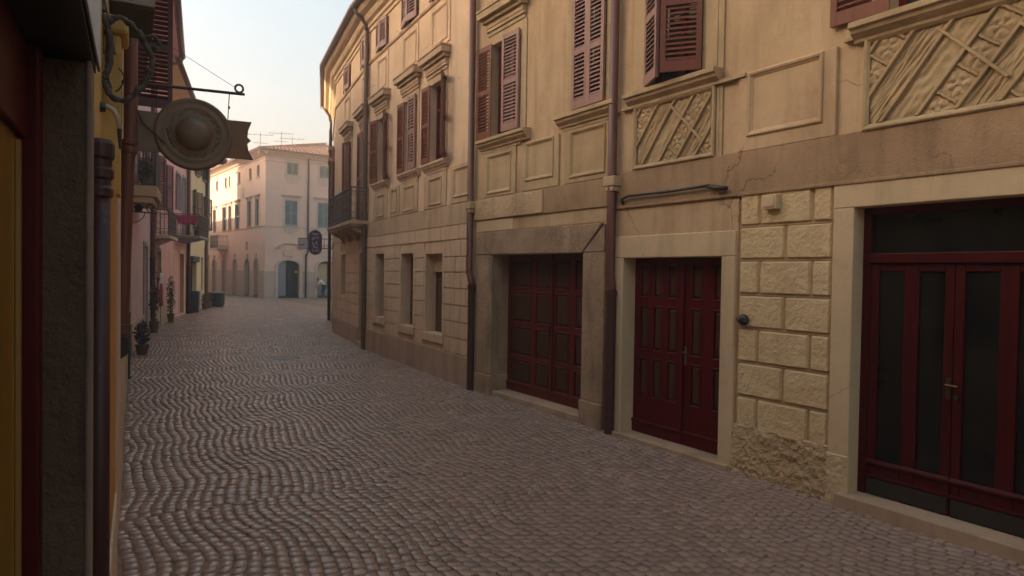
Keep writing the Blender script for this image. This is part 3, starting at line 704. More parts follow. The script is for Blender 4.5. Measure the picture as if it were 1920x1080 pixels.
for fr, ws in ((FB, W3), (FC, WC3)):
    for u0, u1 in ws:
        w_ = glazing(bB, fr, u0, u1, 6.99, 7.62, .14, MT['door_wood'], MT['glass'], ((u0+u1)/2,))
        shutter(w_, fr, u0, 1, 6.98, 7.64, (u1-u0)/2, 8, MT['shutter_pale'], .06, mid=False); shutter(w_, fr, u1, -1, 6.98, 7.64, (u1-u0)/2, 8, MT['shutter_pale'], .06, mid=False)
        panel(bB, fr, u0+.08, u1-.06, 6.10, 6.76, MT['tan'], (u0-.02, u1+.04, 6.02, 6.86), .02)
for a, b, c, d, oo in ((-5.36, -4.76, 3.16, 3.66, (-5.60, -4.56, 3.10, 3.75)), (-4.28, -3.88, 3.18, 3.69, (-4.40, -3.75, 3.10, 3.74)), (-3.44, -2.79, 3.15, 3.66, (-3.66, -2.61, 3.10, 3.75)), (-2.0, -1.35, 3.15, 3.66, (-2.25, -1.13, 3.10, 3.74)), (-.79, -.12, 3.20, 3.71, (-.92, -.02, 3.10, 3.76))):
    panel(bB, f, a, b, c, d, MT['tan_stone'], oo, .022)
for u0, u1 in WB:
    m = MB(f); m.box(u0-.12, u1+.12, -.024, 0, 3.752, 3.80); link('apron', m, MT['tan_stone'], bB)
# rusticated ground floor: courses of slightly proud blocks with open joints
def courses(fr, u0, u1, zs, skip, mat, gap=.011, p=.022):
    """one mesh per pier between openings, its courses proud of open joints"""
    groups = {}
    for z0, z1 in zip(zs[:-1], zs[1:]):
        segs = [(u0, u1)]
        for a, b, c, d in skip:
            if d <= z0+.02 or c >= z1-.02: continue
            segs = [q for s in segs for q in ((s[0], min(s[1], a)), (max(s[0], b), s[1])) if q[1]-q[0] > .03]
        for q in segs: groups.setdefault(q, []).append((z0, z1))
    for (a, b), zz in groups.items():
        m = MB(fr)
        for z0, z1 in zz: m.box(a, b, -p, 0, z0+gap, z1-gap)
        if len(zz) > 1: m.box(a+.004, b-.004, -.004, .0, min(z[0] for z in zz)+gap, max(z[1] for z in zz)-gap)
        link('rusticated_pier', m, mat, bB, bevel=.005)
zsB = [.50, .77, 1.05, 1.34, 1.63, 1.91, 2.18, 2.47]
skB = [(a-.10, b+.10, c-.22, d+.06) for a, b, c, d, _ in gw]
courses(f, -6.12, -.02, zsB, skB, MT['tan']); courses(f, -6.12, -.02, [2.47, 2.745], [], MT['tan'], .014)
m = MB(f)
for i, z in enumerate(zsB[:-1]):
    for u in ([-.67, -.21] if i % 2 else [-.9, -.45]): m.box(u-.006, u+.006, -.0235, -.02, z+.012, zsB[i+1]-.012)
for i, u in enumerate((-.55, -1.35, -2.7, -4.05, -4.75)): m.box(u-.006, u+.006, -.0235, -.02, 2.486, 2.73)
link('joint_line', m, plaster('dark_joint_mortar', (.30, .2, .12), (.25, .165, .1)), bB)  # joints drawn as darker strips on the block faces
for (a, b, c, d, dep), kind in zip(gw, ('w', 'w', 'd')):
    surround(bB, f, a, b, c, d, .09, MT['tan'], .02)
    m = MB(f); m.box(a-.1, b+.1, -.05, .2, c-.16, c-.001); link('sill', m, MT['tan'], bB, bevel=.008)
    if kind == 'w': glazing(bB, f, a, b, c, d, .24, MT['brown_frame'], MT['glass_brown'], ((a+b)/2,), (c+.75,), fw=.08)
    else:
        w_ = leafed(bB, f, a, b, c, d-.34, [(a+.08, (a+b)/2-.04), ((a+b)/2+.04, b-.08)], [(c+.22, d-.44)], .2, MT['brown_frame'], MT['brown_frame'], 'window_shutter')
        m = MB(f); m.box(a, b, .14, .24, d-.339, d); link('blind_box', m, MT['tan_stone'], w_)
m = MB(f); m.box(-6.13, -.02, -.045, 0, -.03, .498); link('plinth', m, MT['plinth'], bB, bevel=.01)
for a, b in ((-5.0, -.98), (-.2, 0)): m = MB(FC); m.box(a, b, -.045, 0, -.03, .46); link('plinth', m, MT['plinth'], bB, bevel=.01)
for a, b in ((-5.3, -2.3), (-1.1, 0)): m = MB(FE); m.box(a, b, -.03, 0, -.03, .46); link('plinth', m, MT['plinth'], bB)
zsC = [.46, .76, 1.04, 1.31, 1.58, 1.85, 2.12, 2.40, 2.74]
courses(FC, -4.98, -.02, zsC, [(-3.72, -2.81, 1.1, 2.45), (-.98, -.15, 0, 2.45)], MT['tan'])
glazing(bB, FC, -3.61, -2.92, 1.22, 2.37, .2, MT['door_wood'], MT['glass'], (-3.26,)); surround(bB, FC, -3.61, -2.92, 1.22, 2.37, .1, MT['tan'], .02, True)
leafed(bB, FC, -.9, -.25, .12, 2.37, [(-.82, -.62), (-.54, -.34)], [(.3, 1.0), (1.1, 2.2)], .2, MT['panel_wood'], MT['panel_wood']); surround(bB, FC, -.9, -.25, .12, 2.37, .09, MT['tan'], .02)
m = MB(FC); m.box(-.95, -.2, -.08, .2, -.02, .12); link('threshold', m, MT['tan_stone'], bB, bevel=.01)
pipe(bB, f, -6.13, 0, 7.7, .055, MT['gutter'], -.085, rings=(1.2, 2.9, 5.0))
m = MB(f); m.tube([(-6.13, -.085, 7.68), (-6.1, -.1, 7.85), (-6.05, -.33, 8.05), (-6.05, -.42, 8.2)], .05, 10); link('gutter_elbow', m, MT['gutter'], bB, smooth=True)
pipe(bB, FE, -5.22, 0, 7.6, .06, MT['iron'], -.1, rings=(2.4, 5.0))
m = MB(FE); m.tube([(-5.22, -.1, 7.6), (-5.25, -.15, 7.85), (-5.1, -.42, 8.15)], .055, 10); link('gutter_elbow', m, MT['gutter'], bB, smooth=True)
# balcony
m = MB(FC); m.box(-3.45, .1, -.46, 0, 3.04, 3.13); m.box(-3.40, .06, -.42, 0, 2.985, 3.039); bal = link('balcony', m, MT['tan_stone'], bB, bevel=.008)
for u in (-3.2, -2.2, -1.15, -.12):
    m = MB(FC); prf = [(0, 2.984), (-.36, 2.984), (-.36, 2.93), (-.30, 2.88), (-.18, 2.85), (-.1, 2.78), (-.07, 2.70), (0, 2.66)]; m.prof(u-.08, u+.08, prf); link('bracket', m, MT['tan_stone'], bal, bevel=.006)
m = MB(FC)
def rail(mm, pts, z0, z1, n):
    for (ua, va), (ub, vb) in zip(pts[:-1], pts[1:]):
        L = sqrt((ub-ua)**2+(vb-va)**2); k = max(2, int(L/.105))
        for z, r in ((z1, .018), (z0+.06, .011), (z1-.10, .009), (z0+.2, .008)): mm.tube([(ua, va, z), (ub, vb, z)], r, 6)
        for i in range(k+1):
            u, v = ua+(ub-ua)*i/k, va+(vb-va)*i/k; mm.tube([(u, v, z0), (u, v, z1)], .016 if i in (0, k) else .0085, 6)
            if i < k:
                cu, cv = ua+(ub-ua)*(i+.5)/k, va+(vb-va)*(i+.5)/k; q = L/k*.33; du, dv = (ub-ua)/L*q, (vb-va)/L*q
                for zc in (z1-.17, z0+.13, (z0+z1)/2): mm.tube([(cu+du*cos(t), cv+dv*cos(t), zc+.035*sin(t)) for t in [2*pi*s/8 for s in range(9)]], .005, 4, False)
rail(m, [(-3.4, 0), (-3.4, -.42), (.05, -.42), (.05, 0)], 3.13, 3.93, 30); link('railing', m, MT['rail'], bal)
# dormer on the roof
m = MB(FC); u0, u1 = -2.6, -1.7
m.prism(MB().arch(u0, u1, 8.3, 9.35, 9.65), .5, 2.2); dm = link('dormer', m, MT['tan'], bB)
m = MB(FC); L_ = [[(u0-.1+(u1-u0+.2)/2+((u1-u0)/2+.1)*cos(t), v, 9.37+.36*sin(t)) for t in [pi*k/10 for k in range(11)]] for v in (.42, 2.2)]; m.loops(L_, closed=False); L2 = [[(p[0], .42, p[2]) for p in L_[0]], [((u0+u1)/2+(p[0]-(u0+u1)/2)*.86, .42, 9.35+(p[2]-9.37)*.8) for p in L_[0]]]; m.loops(L2, closed=False); link('dormer_roof', m, MT['tiles'], dm)
shutter(dm, FC, u0+.15, 1, 8.6, 9.45, .6, 0, MT['shutter_pale'], .07, v=.49, mid=False)

# ------------------------------------------------------------------ end building D
MT['pink_wall'] = plaster('pale_pink_plaster', (.62, .43, .345), (.57, .385, .305), (.45, .32, .25), .35, .15)
MT['pink_stone'] = plaster('pale_stone', (.50, .385, .31), (.43, .33, .265), (.33, .25, .2), .5, .25)
MT['grey_base'] = plaster('grey_stone_base', (.42, .335, .285), (.35, .28, .24), (.26, .21, .18), .6, .35)
MT['teal'] = paint('teal_shutter_paint', (.24, .28, .27), (.19, .225, .22), .6, .1)
MT['green'] = paint('green_shutter_paint', (.22, .26, .21), (.17, .21, .165), .6, .1)
MT['grey_door'] = paint('grey_blue_door', (.24, .26, .29), (.20, .22, .25), .5, .05)
bD = thing('corner_house', 'pale pink three-storey house closing the street, arched doorways and hipped clay-tile roof', 'building', PD)
f3 = [(1.44, 2.2), (3.72, 4.48), (7, 7.8), (10, 10.8)]; f2 = [(1.32, 2.17), (3.62, 4.47), (7, 7.85), (10, 10.85)]; fd = [(.88, 2.35), (3.63, 5.0), (7, 8.3), (10, 11.3)]
def arch_wall(fr, u1, ops, arches, z1):
    m = MB(fr); m.wall(0, u1, -.03, z1, ops + [(a, b, .0, t_, .3) for a, b, s_, t_ in arches])
    for a, b, s_, t_ in arches:      # spandrels turn the square heads into arches
        c = (a+b)/2; r = (b-a)/2; n = 8
        for sg in (-1, 1):
            poly = [(c+sg*r, t_), (c+sg*r, s_)] + [(c+sg*r*cos(pi/2*k/n), s_+(t_-s_)*sin(pi/2*k/n)) for k in range(1, n+1)]
            m.prism(poly, .002, .29)
    return m
ar = [(a, b, 2.15, 2.57) for a, b in fd]
link('wall', arch_wall(FDf, 12.5, [(a, b, 8.42, 9.25, .12) for a, b in f3] + [(a, b, 4.92, 6.67, .12) for a, b in f2], ar, 9.6), MT['pink_wall'], bD)
l3 = [(1.3, 1.95), (3.2, 3.83), (6.0, 6.55), (8.75, 9.2), (9.8, 10.35), (12.5, 13.1)]; l2 = [(1.38, 2.25), (3.2, 4.15), (6.15, 7.35), (8.4, 9.2), (9.8, 11), (13, 14)]; la_ = [(1.45, 2.35), (3.48, 4.6), (6.85, 7.72), (10, 10.95), (13, 14)]
ar2 = [(a, b, 2.25, 2.68) for a, b in la_]
link('wall', arch_wall(FDl, 16, [(a, b, 8.32, 9.1, .15) for a, b in l3] + [(a, b, 4.93, 6.8, .15) for a, b in l2] + [(3.95, 4.55, 3.28, 3.9, .2)], ar2, 9.6), MT['pink_wall'], bD)
m = MB(FDf); m.quad((12.5, 0, 0), (12.5, 16, 0), (12.5, 16, 9.6), (12.5, 0, 9.6)); m.quad((0, 16, 0), (12.5, 16, 0), (12.5, 16, 9.6), (0, 16, 9.6)); m.quad((0, 0, 9.59), (12.5, 0, 9.59), (12.5, 16, 9.59), (0, 16, 9.59)); link('rear_wall', m, MT['pink_wall'], bD)
for fr, ln in ((FDf, 12.5), (FDl, 16)):
    m = MB(fr); m.box(-.03, ln, -.035, 0, 4.82, 4.88); m.box(-.045, ln, -.05, 0, 8.0 if False else 9.42, 9.5); link('string_course', m, MT['pink_stone'], bD)
    m = MB(fr); m.prof(-.5, ln, [(0, 9.55), (-.12, 9.6), (-.2, 9.7), (-.45, 9.8), (-.5, 9.86), (0, 9.9)]); link('cornice', m, MT['pink_stone'], bD)
    m = MB(fr); m.tube([(-.55, -.55, 9.9), (ln, -.55, 9.9)], .08, 8); link('gutter', m, MT['gutter'], bD)
    sk = fd if fr is FDf else la_
    xs = [0]+[x for a, b in sk for x in (a-.001, b+.001)]+[ln]
    for a, b in zip(xs[::2], xs[1::2]):
        m = MB(fr); m.box(a-(.02 if a == 0 else 0), b, -.022, 0, -.02, 1.82); link('stone_base', m, MT['grey_base'], bD, bevel=.006)
for (a, b) in f3:
    w_ = glazing(bD, FDf, a, b, 8.42, 9.25, .12, MT['green'], MT['glass']); shutter(w_, FDf, a, 1, 8.43, 9.24, (b-a)/2, 0, MT['green'], .08, v=.05, mid=False); shutter(w_, FDf, b, -1, 8.43, 9.24, (b-a)/2, 0, MT['green'], .08, v=.05, mid=False)
    surround(w_, FDf, a, b, 8.42, 9.25, .14, MT['pink_stone'], .02); m = MB(FDf); m.box(a-.2, b+.2, -.06, 0, 8.34, 8.419); m.prism([(a-.12, 8.339), (b+.12, 8.339), (b, 7.9), ((a+b)/2, 7.8), (a, 7.9)], -.03, 0); link('sill', m, MT['pink_stone'], w_)
for (a, b) in f2:
    w_ = glazing(bD, FDf, a, b, 4.92, 6.67, .12, MT['teal'], MT['glass']); shutter(w_, FDf, a, 1, 4.93, 6.66, (b-a)/2, 0, MT['teal'], .08, v=.05); shutter(w_, FDf, b, -1, 4.93, 6.66, (b-a)/2, 0, MT['teal'], .08, v=.05)
    surround(w_, FDf, a, b, 4.92, 6.67, .13, MT['pink_stone'], .025); m = MB(FDf); m.box(a-.28, b+.28, -.16, 0, 6.98, 7.05); m.box(a-.2, b+.2, -.1, 0, 6.9, 6.979); link('hood', m, MT['pink_stone'], w_)
    m = MB(FDf); m.box(a-.18, b+.18, -.07, 0, 4.885, 4.919); m.prism([(a-.12, 4.815), (b+.12, 4.815), (b, 4.55), (b-.2, 4.5), ((a+b)/2, 4.38), (a+.2, 4.5), (a, 4.55)], -.04, 0); link('sill', m, MT['pink_stone'], w_)
def arch_door(fr, a, b, s_, t_, lit=False, kind=0):
    m = MB(fr); o1 = MB().arch(a-.17, b+.17, 0, s_, t_+.17, 14); i1 = MB().arch(a, b, 0, s_, t_, 14)
    n = len(o1); m.loops([[(u, 0, z) for u, z in i1], [(u, -.05, z) for u, z in i1], [(u, -.05, z) for u, z in o1], [(u, 0, z) for u, z in o1]])
    m.box(a-.22, a+.01, -.07, -.051, s_-.1, s_); m.box(b-.01, b+.22, -.07, -.051, s_-.1, s_)
    o = link('doorway', m, MT['pink_stone'], bD)
    p = MB(fr); p.quad((a, .27, 0), (b, .27, 0), (b, .27, t_), (a, .27, t_)); link('pane', p, MT['glass'], o)
    p = MB(fr); p.box(a, a+.06, .2, .26, .12, t_); p.box(b-.06, b, .2, .26, .12, t_); p.box((a+b)/2+.1, (a+b)/2+.16, .2, .26, .12, t_); p.box(a, b, -.05, .29, -.02, .12); link('door_frame', p, MT['wrought'], o)
    return o
for k, (a, b, s_, t_) in enumerate(ar):
    o = arch_door(FDf, a, b, s_, t_)
    if k == 0:
        p = MB(FDf); p.box(a+.02, a+.58, .16, .2, .13, 2.5); link('door', p, MT['grey_door'], o)
        p = MB(FDf); p.box(b-.26, b-.1, .12, .15, 1.72, 1.86); link('notice', p, plain('yellow_notice', (.75, .60, .22), .6), o)
    if k == 1:
        p = MB(FDf); p.box(a+.07, b-.05, .22, .25, .75, 2.4); link('curtain', p, plaster('cream_curtain', (.40, .33, .2), (.3, .24, .14)), o)
        p = MB(FDf); p.box(a+.07, b-.05, .18, .21, .13, .75); link('door', p, MT['grey_door'], o)
    c = (a+b)/2; m = MB(FDf); n = 12       # curved pediment over the arch
    top = [(c+.85*cos(t), 3.42+.38*sin(t)) for t in [pi*q/n for q in range(n+1)]]; bot = [(c+.72*cos(t), 3.42+.28*sin(t)) for t in [pi*q/n for q in range(n, -1, -1)]]
    m.loops([[(u, v, z) for u, z in top+bot] for v in (0, -.14)], False, True); m.box(c-.95, c-.6, -.13, 0, 3.38, 3.46); m.box(c+.6, c+.95, -.13, 0, 3.38, 3.46)
    m.prism([(c-.35, 2.85), (c+.35, 2.85), (c+.42, 3.2), (c+.2, 3.36), (c, 3.3), (c-.2, 3.36), (c-.42, 3.2)], -.06, 0); link('pediment', m, MT['pink_stone'], bD, bevel=.01)
for (a, b, s_, t_) in ar2:
    arch_door(FDl, a, b, s_, t_); m = MB(FDl); c = (a+b)/2; m.prism([(c-.13, t_+.1), (c+.13, t_+.1), (c+.2, t_+.36), (c-.2, t_+.36)], -.09, 0); link('keystone', m, MT['pink_stone'], bD)
for a, b in l3: 
    w_ = glazing(bD, FDl, a, b, 8.32, 9.1, .14, MT['shutter_pale'], MT['glass'], ((a+b)/2,)); m = MB(FDl); m.box(a-.1, b+.1, -.07, 0, 8.22, 8.319); link('sill', m, MT['pink_stone'], w_)
for a, b in l2:
    w_ = glazing(bD, FDl, a, b, 4.93, 6.8, .14, MT['grey_door'], MT['glass'], ((a+b)/2,), (5.9,)); surround(w_, FDl, a, b, 4.93, 6.8, .12, MT['pink_stone'], .02); m = MB(FDl); m.box(a-.25, b+.25, -.15, 0, 7.0, 7.08); m.box(a-.18, b+.18, -.08, 0, 6.92, 6.999); link('hood', m, MT['pink_stone'], w_)
    m = MB(FDl); m.box(a-.18, b+.18, -.08, 0, 4.885, 4.929); link('sill', m, MT['pink_stone'], w_)
m = MB(FDl); m.quad((3.95, .19, 3.28), (4.55, .19, 3.28), (4.55, .19, 3.9), (3.95, .19, 3.9)); m.prism(MB().arch(5.0, 6.0, 7.1, 7.75, 8.15), -.03, 0); link('niche', m, MT['pink_stone'], bD)
m = MB(FDl); m.box(9.3, 12, -.8, 0, 3.42, 3.55); bb = link('balcony', m, MT['pink_stone'], bD); m = MB(FDl); rail(m, [(9.35, 0), (9.35, -.75), (11.95, -.75), (11.95, 0)], 3.55, 4.55, 10); link('railing', m, MT['wrought'], bb)
pipe(bD, FDf, 2.9, 0, 9.7, .06, MT['iron'], -.11, jog=(3.0, -.12))
m = MB(FDf); e = .6; 
tile_roof(bD, FDf, -e, 12.5, -e, 6.5, 9.92, 12.0, .26, hipl=6.6); tile_roof(bD, FDl, -e, 16, -e, 6.5, 9.92, 12.0, .26, hipl=6.6)
# ------------------------------------------------------------------ left side: near houses
MT['yellow'] = plaster('yellow_plaster', (.44, .29, .10), (.38, .245, .08), (.34, .21, .06), .4, .2)
MT['orange'] = plaster('orange_plaster', (.38, .175, .03), (.33, .15, .027), (.3, .12, .025), .3, .15)
MT['beige'] = plaster('beige_plaster', (.50, .36, .25), (.42, .30, .205), (.30, .21, .14), .5, .25)
MT['rosy'] = plaster('rosy_plaster', (.60, .41, .38), (.54, .36, .33), (.42, .28, .25), .45, .15)
MT['pinkhouse'] = plaster('pink_plaster', (.60, .35, .32), (.54, .31, .28), (.44, .25, .23), .4, .15)
MT['yellowhouse'] = plaster('pale_yellow_plaster', (.60, .48, .29), (.54, .43, .25), (.42, .32, .19), .4, .15)
MT['jamb'] = plaster('dark_jamb_stone', (.13, .082, .054), (.085, .053, .036), (.045, .028, .02), .6, .6, coarse=.6, sc=2.5, chip=(.13, .085, .06))
MT['awn'] = paint('dull_metal', (.17, .14, .125), (.12, .10, .09), .45, .05, .5)
MT['plank'] = paint('grey_plank', (.085, .065, .05), (.055, .043, .034), .7, .2, stretch=(3, 3, 3))
MT['fascia'] = paint('pale_fascia', (.30, .26, .22), (.24, .21, .18), .6, .1)
yh = thing('yellow_house', 'dark yellow house at the left edge with stone doorway jamb and orange wall strip', 'building', FL.pt(3, 0, 0))
f = FL
m = MB(f); m.wall(-8, 7.6, -.03, 5.6, [(-1.6, 2.12, .0, 2.47, .6), (4.6, 5.4, .9, 2.6, .12)], .055); m.quad((7.6, .055, 0), (7.6, 9, 0), (7.6, 9, 5.6), (7.6, .055, 5.6)); link('wall', m, MT['yellow'], yh)
m = MB(f); m.quad((-8, .055, 5.6), (7.6, .055, 5.6), (7.6, 9, 5.6), (-8, 9, 5.6)); m.quad((-8, 9, 0), (-8, 9, 5.6), (7.6, 9, 5.6), (7.6, 9, 0)); m.quad((-8, .05, 0), (-8, .05, 5.6), (-8, 9, 5.6), (-8, 9, 0)); link('rear_wall', m, MT['yellow'], yh)
m = MB(f); rough = MB(f)
m.box(2.05, 2.155, -.002, .13, -.02, 2.42); link('door_jamb', m, MT['jamb'], yh, bevel=.012)
m = MB(f); m.box(2.046, 2.165, -.008, .006, -.02, 2.425); jl = link('jamb_edge', m, plaster('pale_jamb_edge', (.21, .155, .115), (.16, .115, .085), (.08, .06, .045), .6, .5, sc=3), yh, bevel=.008)  # paler stone colour along the outer edge of the jamb
m = MB(f); m.box(1.98, 2.048, .095, .155, -.02, 2.43); m.box(-1.6, 1.98, .12, .2, 2.20, 2.43); link('door_frame', m, MT['frame_red'], yh, bevel=.006)
m = MB(f); m.box(-1.6, 1.979, .135, .15, .02, 2.199); link('door', m, plaster('amber_door_glass', (.20, .11, .012), (.16, .088, .010), None, 0, .05, .25), yh)
m = MB(f); m.box(1.92, 1.945, .125, .134, .02, 2.19); link('door_trim', m, plain('brass_trim', (.32, .18, .04), .4, .3), yh)
m = MB(f); m.box(-1.8, 2.21, -.012, .5, 2.465, 2.9); m.box(-1.8, 2.225, -.02, -.0125, 2.44, 2.92); link('lintel_box', m, MT['awn'], yh, bevel=.004)
m = MB(f); m.box(-1.8, 2.2, -.010, .6, 2.430, 2.464); link('soffit', m, MT['kick'], yh)
m = MB(f); m.box(3.0, 4.05, -.016, .055, .74, 2.36); link('orange_pilaster', m, MT['orange'], yh, bevel=.004)
m = MB(f); m.box(3.0, 4.07, -.026, .055, -.02, .739); link('stone_base', m, MT['beige'], yh, bevel=.008)
m = MB(f); m.box(4.08, 4.58, .0, .055, -.02, 2.29); m.box(5.42, 7.55, .0, .055, -.02, 2.5); link('beige_pilaster', m, MT['beige'], yh, bevel=.006)
m = MB(f); m.box(4.3, 4.62, -.065, .055, 3.17, 3.27); m.box(4.32, 4.6, -.03, .055, 3.05, 3.169); link('ledge', m, MT['yellow'], yh, bevel=.02)
m = MB(f); m.box(4.3, 4.55, -.028, .055, 2.3, 3.049); link('yellow_strip', m, MT['yellow'], yh)
m = MB(f); MT['old_iron'] = paint('old_maroon_iron', (.036, .011, .013), (.055, .016, .016), .5, .3, wear=(.10, .045, .035)); m.tube([(2.8, .005, 2.20), (2.8, .005, -.02)], .034, 16); o = link('downpipe', m, MT['old_iron'], yh, smooth=True)
m = MB(f); m.lathe((2.8, .005, 0), [(.030, 2.14), (.042, 2.15), (.042, 2.175), (.036, 2.185), (.036, 2.205), (.044, 2.215), (.044, 2.24), (.038, 2.25), (.038, 2.275), (.046, 2.285), (.046, 2.33), (.038, 2.345), (.02, 2.35)], 18); link('pipe_collar', m, MT['old_iron'], o, smooth=False)
m = MB(f); m.tube([(6.2, -.062, 5.5), (6.2, -.062, 2.88), (6.2, -.045, 2.75), (6.2, -.008, 1.5), (6.2, .0, 1.22)], .049, 18); o = link('downpipe', m, MT['pipe'], yh, smooth=True)
m = MB(f); m.lathe((6.2, -.054, 0), [(.049, 2.80), (.06, 2.81), (.06, 2.835), (.052, 2.84), (.052, 2.86), (.062, 2.87), (.062, 2.9), (.05, 2.91)], 18); link('pipe_collar', m, MT['pipe'], o); m = MB(f); m.lathe((6.2, -.006, 0), [(.049, 1.37), (.054, 1.375), (.054, 1.39), (.05, 1.395), (.05, 1.43), (.054, 1.435), (.054, 1.45), (.049, 1.455)], 18); link('pipe_collar', m, MT['pipe'], o)
m = MB(f); m.loops([[(6.15, -.05, 1.36), (6.25, -.05, 1.36), (6.25, .05, 1.36), (6.15, .05, 1.36)], [(6.15, -.05, 1.22), (6.25, -.05, 1.22), (6.25, .05, 1.14), (6.15, .05, 1.14)]], True, True); link('pipe_shoe', m, MT['iron'], o, bevel=.01)
m = MB(f); m.box(5.2, 5.9, -.215, .05, 3.72, 3.80); m.box(5.2, 5.9, -.205, .05, 3.62, 3.719); link('canopy', m, MT['plank'], yh, bevel=.004)
m = MB(f); m.box(5.17, 5.199, -.21, .05, 3.635, 3.71); link('canopy_fascia', m, MT['fascia'], yh)
tile_roof(yh, f, -8, 7.59, -.2, 5, 5.65, 6.7, .3)
# second near house
bh = thing('beige_house', 'beige plaster house behind the red downpipe on the left, with a red shutter sticking out', 'building', FL.pt(12, 0, 0))
m = MB(f); m.wall(7.6, 17.3, -.03, 5.9, [(9.1, 10.0, 4.0, 5.5, .2), (13.0, 13.9, 4.0, 5.5, .2), (11.0, 12.0, .1, 2.4, .2), (14.6, 15.4, .8, 2.2, .2)], .02); m.quad((17.3, .02, 0), (17.3, 9, 0), (17.3, 9, 5.9), (17.3, .02, 5.9)); link('wall', m, MT['beige'], bh)
m = MB(f); m.quad((7.61, .02, 5.9), (17.3, .02, 5.9), (17.3, 9, 5.9), (7.61, 9, 5.9)); m.quad((7.6, 9, 0), (7.6, 9, 5.9), (17.3, 9, 5.9), (17.3, 9, 0)); link('rear_wall', m, MT['beige'], bh)
for u in (9.1, 13.0): 
    w_ = glazing(bh, f, u, u+.9, 4.0, 5.5, .18, MT['door_wood'], MT['glass'], (u+.45,))
    if u < 10: shutter(w_, f, 10.0, -1, 3.98, 5.55, .45, 92, paint('maroon_wall_shutter', (.12, .028, .022), (.085, .02, .017), .5, .15), .06, v=-.06); shutter(w_, f, 9.1, 1, 3.98, 5.5, .42, 178, MT['shutter'], .06, v=-.0)
    else: shutter(w_, f, u, 1, 4.0, 5.5, .45, 176, MT['shutter'], .06, v=0); shutter(w_, f, u+.9, -1, 4.0, 5.5, .45, 176, MT['shutter'], .06, v=0)
glazing(bh, f, 11.0, 12.0, .1, 2.4, .18, MT['door_wood'], MT['glass'], (11.5,)); glazing(bh, f, 14.6, 15.4, .8, 2.2, .18, MT['door_wood'], MT['glass'])
m = MB(f); m.box(7.7, 10.1, -.72, .3, 5.62, 5.74); link('eave', m, MT['plank'], bh); tile_roof(bh, f, 7.6, 17.3, -.25, 5, 5.95, 7.0, .3)
# ---- La: rosy house
lh = thing('rosy_house', 'rosy plaster house on the left with a dark narrow doorway and flower-hung balcony slab', 'building', FLa.pt(3, 0, 0)); f = FLa
m = MB(f); m.wall(0, 6.11, -.03, 8.3, [(3.45, 4.6, .1, 2.5, .25), (.5, 1.4, 3.8, 5.6, .2), (3.4, 4.4, 4.0, 5.5, .2)]); link('wall', m, MT['rosy'], lh); shell(lh, f, 0.01, 6.1, 8, 8.3, MT['rosy'])
m = MB(f); m.box(-.02, 3.35, -.03, 0, -.02, .66); link('plinth', m, MT['beige'], lh, bevel=.006); m = MB(f); m.box(4.7, 6.09, -.03, 0, -.02, .66); link('plinth', m, MT['beige'], lh, bevel=.006)
leafed(lh, f, 3.45, 4.6, .1, 2.5, [(3.55, 4.0), (4.1, 4.5)], [(.3, 1.1), (1.25, 2.3)], .2, MT['wrought'], MT['wrought'])
surround(lh, f, 3.45, 4.6, .1, 2.5, .12, MT['fascia'], .03)
for u in (.5, 3.4):
    w_ = glazing(lh, f, u, u+1, 3.8, 5.6, .18, MT['door_wood'], MT['glass'], (u+.5,)); shutter(w_, f, u, 1, 3.85, 5.6, .48, 177, MT['shutter'], .07, v=-.01); shutter(w_, f, u+.95, -1, 3.85, 5.6, .48, 177, MT['shutter'], .07, v=-.01)
m = MB(f); m.box(.05, 1.9, -.5, 0, 3.50, 3.74); m.box(.1, 1.85, -.42, 0, 3.36, 3.499); o = link('balcony', m, MT['tan_stone'], lh, bevel=.01); m = MB(f); rail(m, [(.08, 0), (.08, -.46), (1.87, -.46), (1.87, 0)], 3.74, 4.6, 9); link('railing', m, MT['rail'], o)
pipe(lh, f, 5.95, 0, 8.1, .07, MT['pipe'], -.08, jog=(2.3, .0), low=MT['iron'])
m = MB(f); m.box(-.3, 6.3, -.75, .3, 8.3, 8.42); link('eave', m, MT['pinkhouse'], lh); tile_roof(lh, f, -.3, 6.3, -.8, 4.5, 8.43, 10.1, .26)
m = MB(f); m.tube([(-.3, -.86, 8.42), (6.35, -.86, 8.42)], .07, 8); m.tube([(6.3, -.86, 8.42), (6.3, -.8, 8.25), (6.2, -.4, 8.1), (6.1, -.1, 8.0)], .05, 8); link('gutter', m, MT['gutter'], lh, smooth=True)
# ---- Lb: pink house
ph = thing('pink_house', 'pink house on the left with dark red shutters and two small railed balconies', 'building', FLb.pt(3, 0, 0)); f = FLb
m = MB(f); m.wall(0, 5.89, -.03, 8.2, [(1.4, 2.2, 1.6, 2.45, .15), (.7, 1.5, 3.1, 5.5, .2), (2.9, 3.7, 3.9, 5.5, .2)]); link('wall', m, MT['pinkhouse'], ph)
m = MB(FLc); m.wall(0, 2.75, -.03, 8.2, [(1.2, 2.1, .08, 2.5, .2), (.55, 1.15, 4.2, 5.6, .15), (1.75, 2.35, 3.2, 5.6, .15)]); link('wall', m, MT['pinkhouse'], ph)
m = MB(f); m.wall(4.9, 5.88, .05, 2.6, [(5.2, 5.75, .1, 2.5, .12)], -.012); link('door_surround', m, MT['yellowhouse'], ph)
m = MB(); qs = [FLb.pt(.01, 0, 0), FLc.pt(0, 0, 0), FLc.pt(2.74, 0, 0), FLc.pt(2.74, 8, 0), FLb.pt(.01, 8, 0)]; m.add([(q[0], q[1], 8.2) for q in qs]+[(q[0], q[1], 0) for q in qs], [(0, 1, 2, 3, 4), (2, 3, 8, 7), (3, 4, 9, 8), (4, 0, 5, 9)], raw=True); link('rear_wall', m, MT['pinkhouse'], ph)
m = MB(f); m.box(0, 4.95, -.03, 0, -.02, .6); link('plinth', m, MT['beige'], ph, bevel=.006)
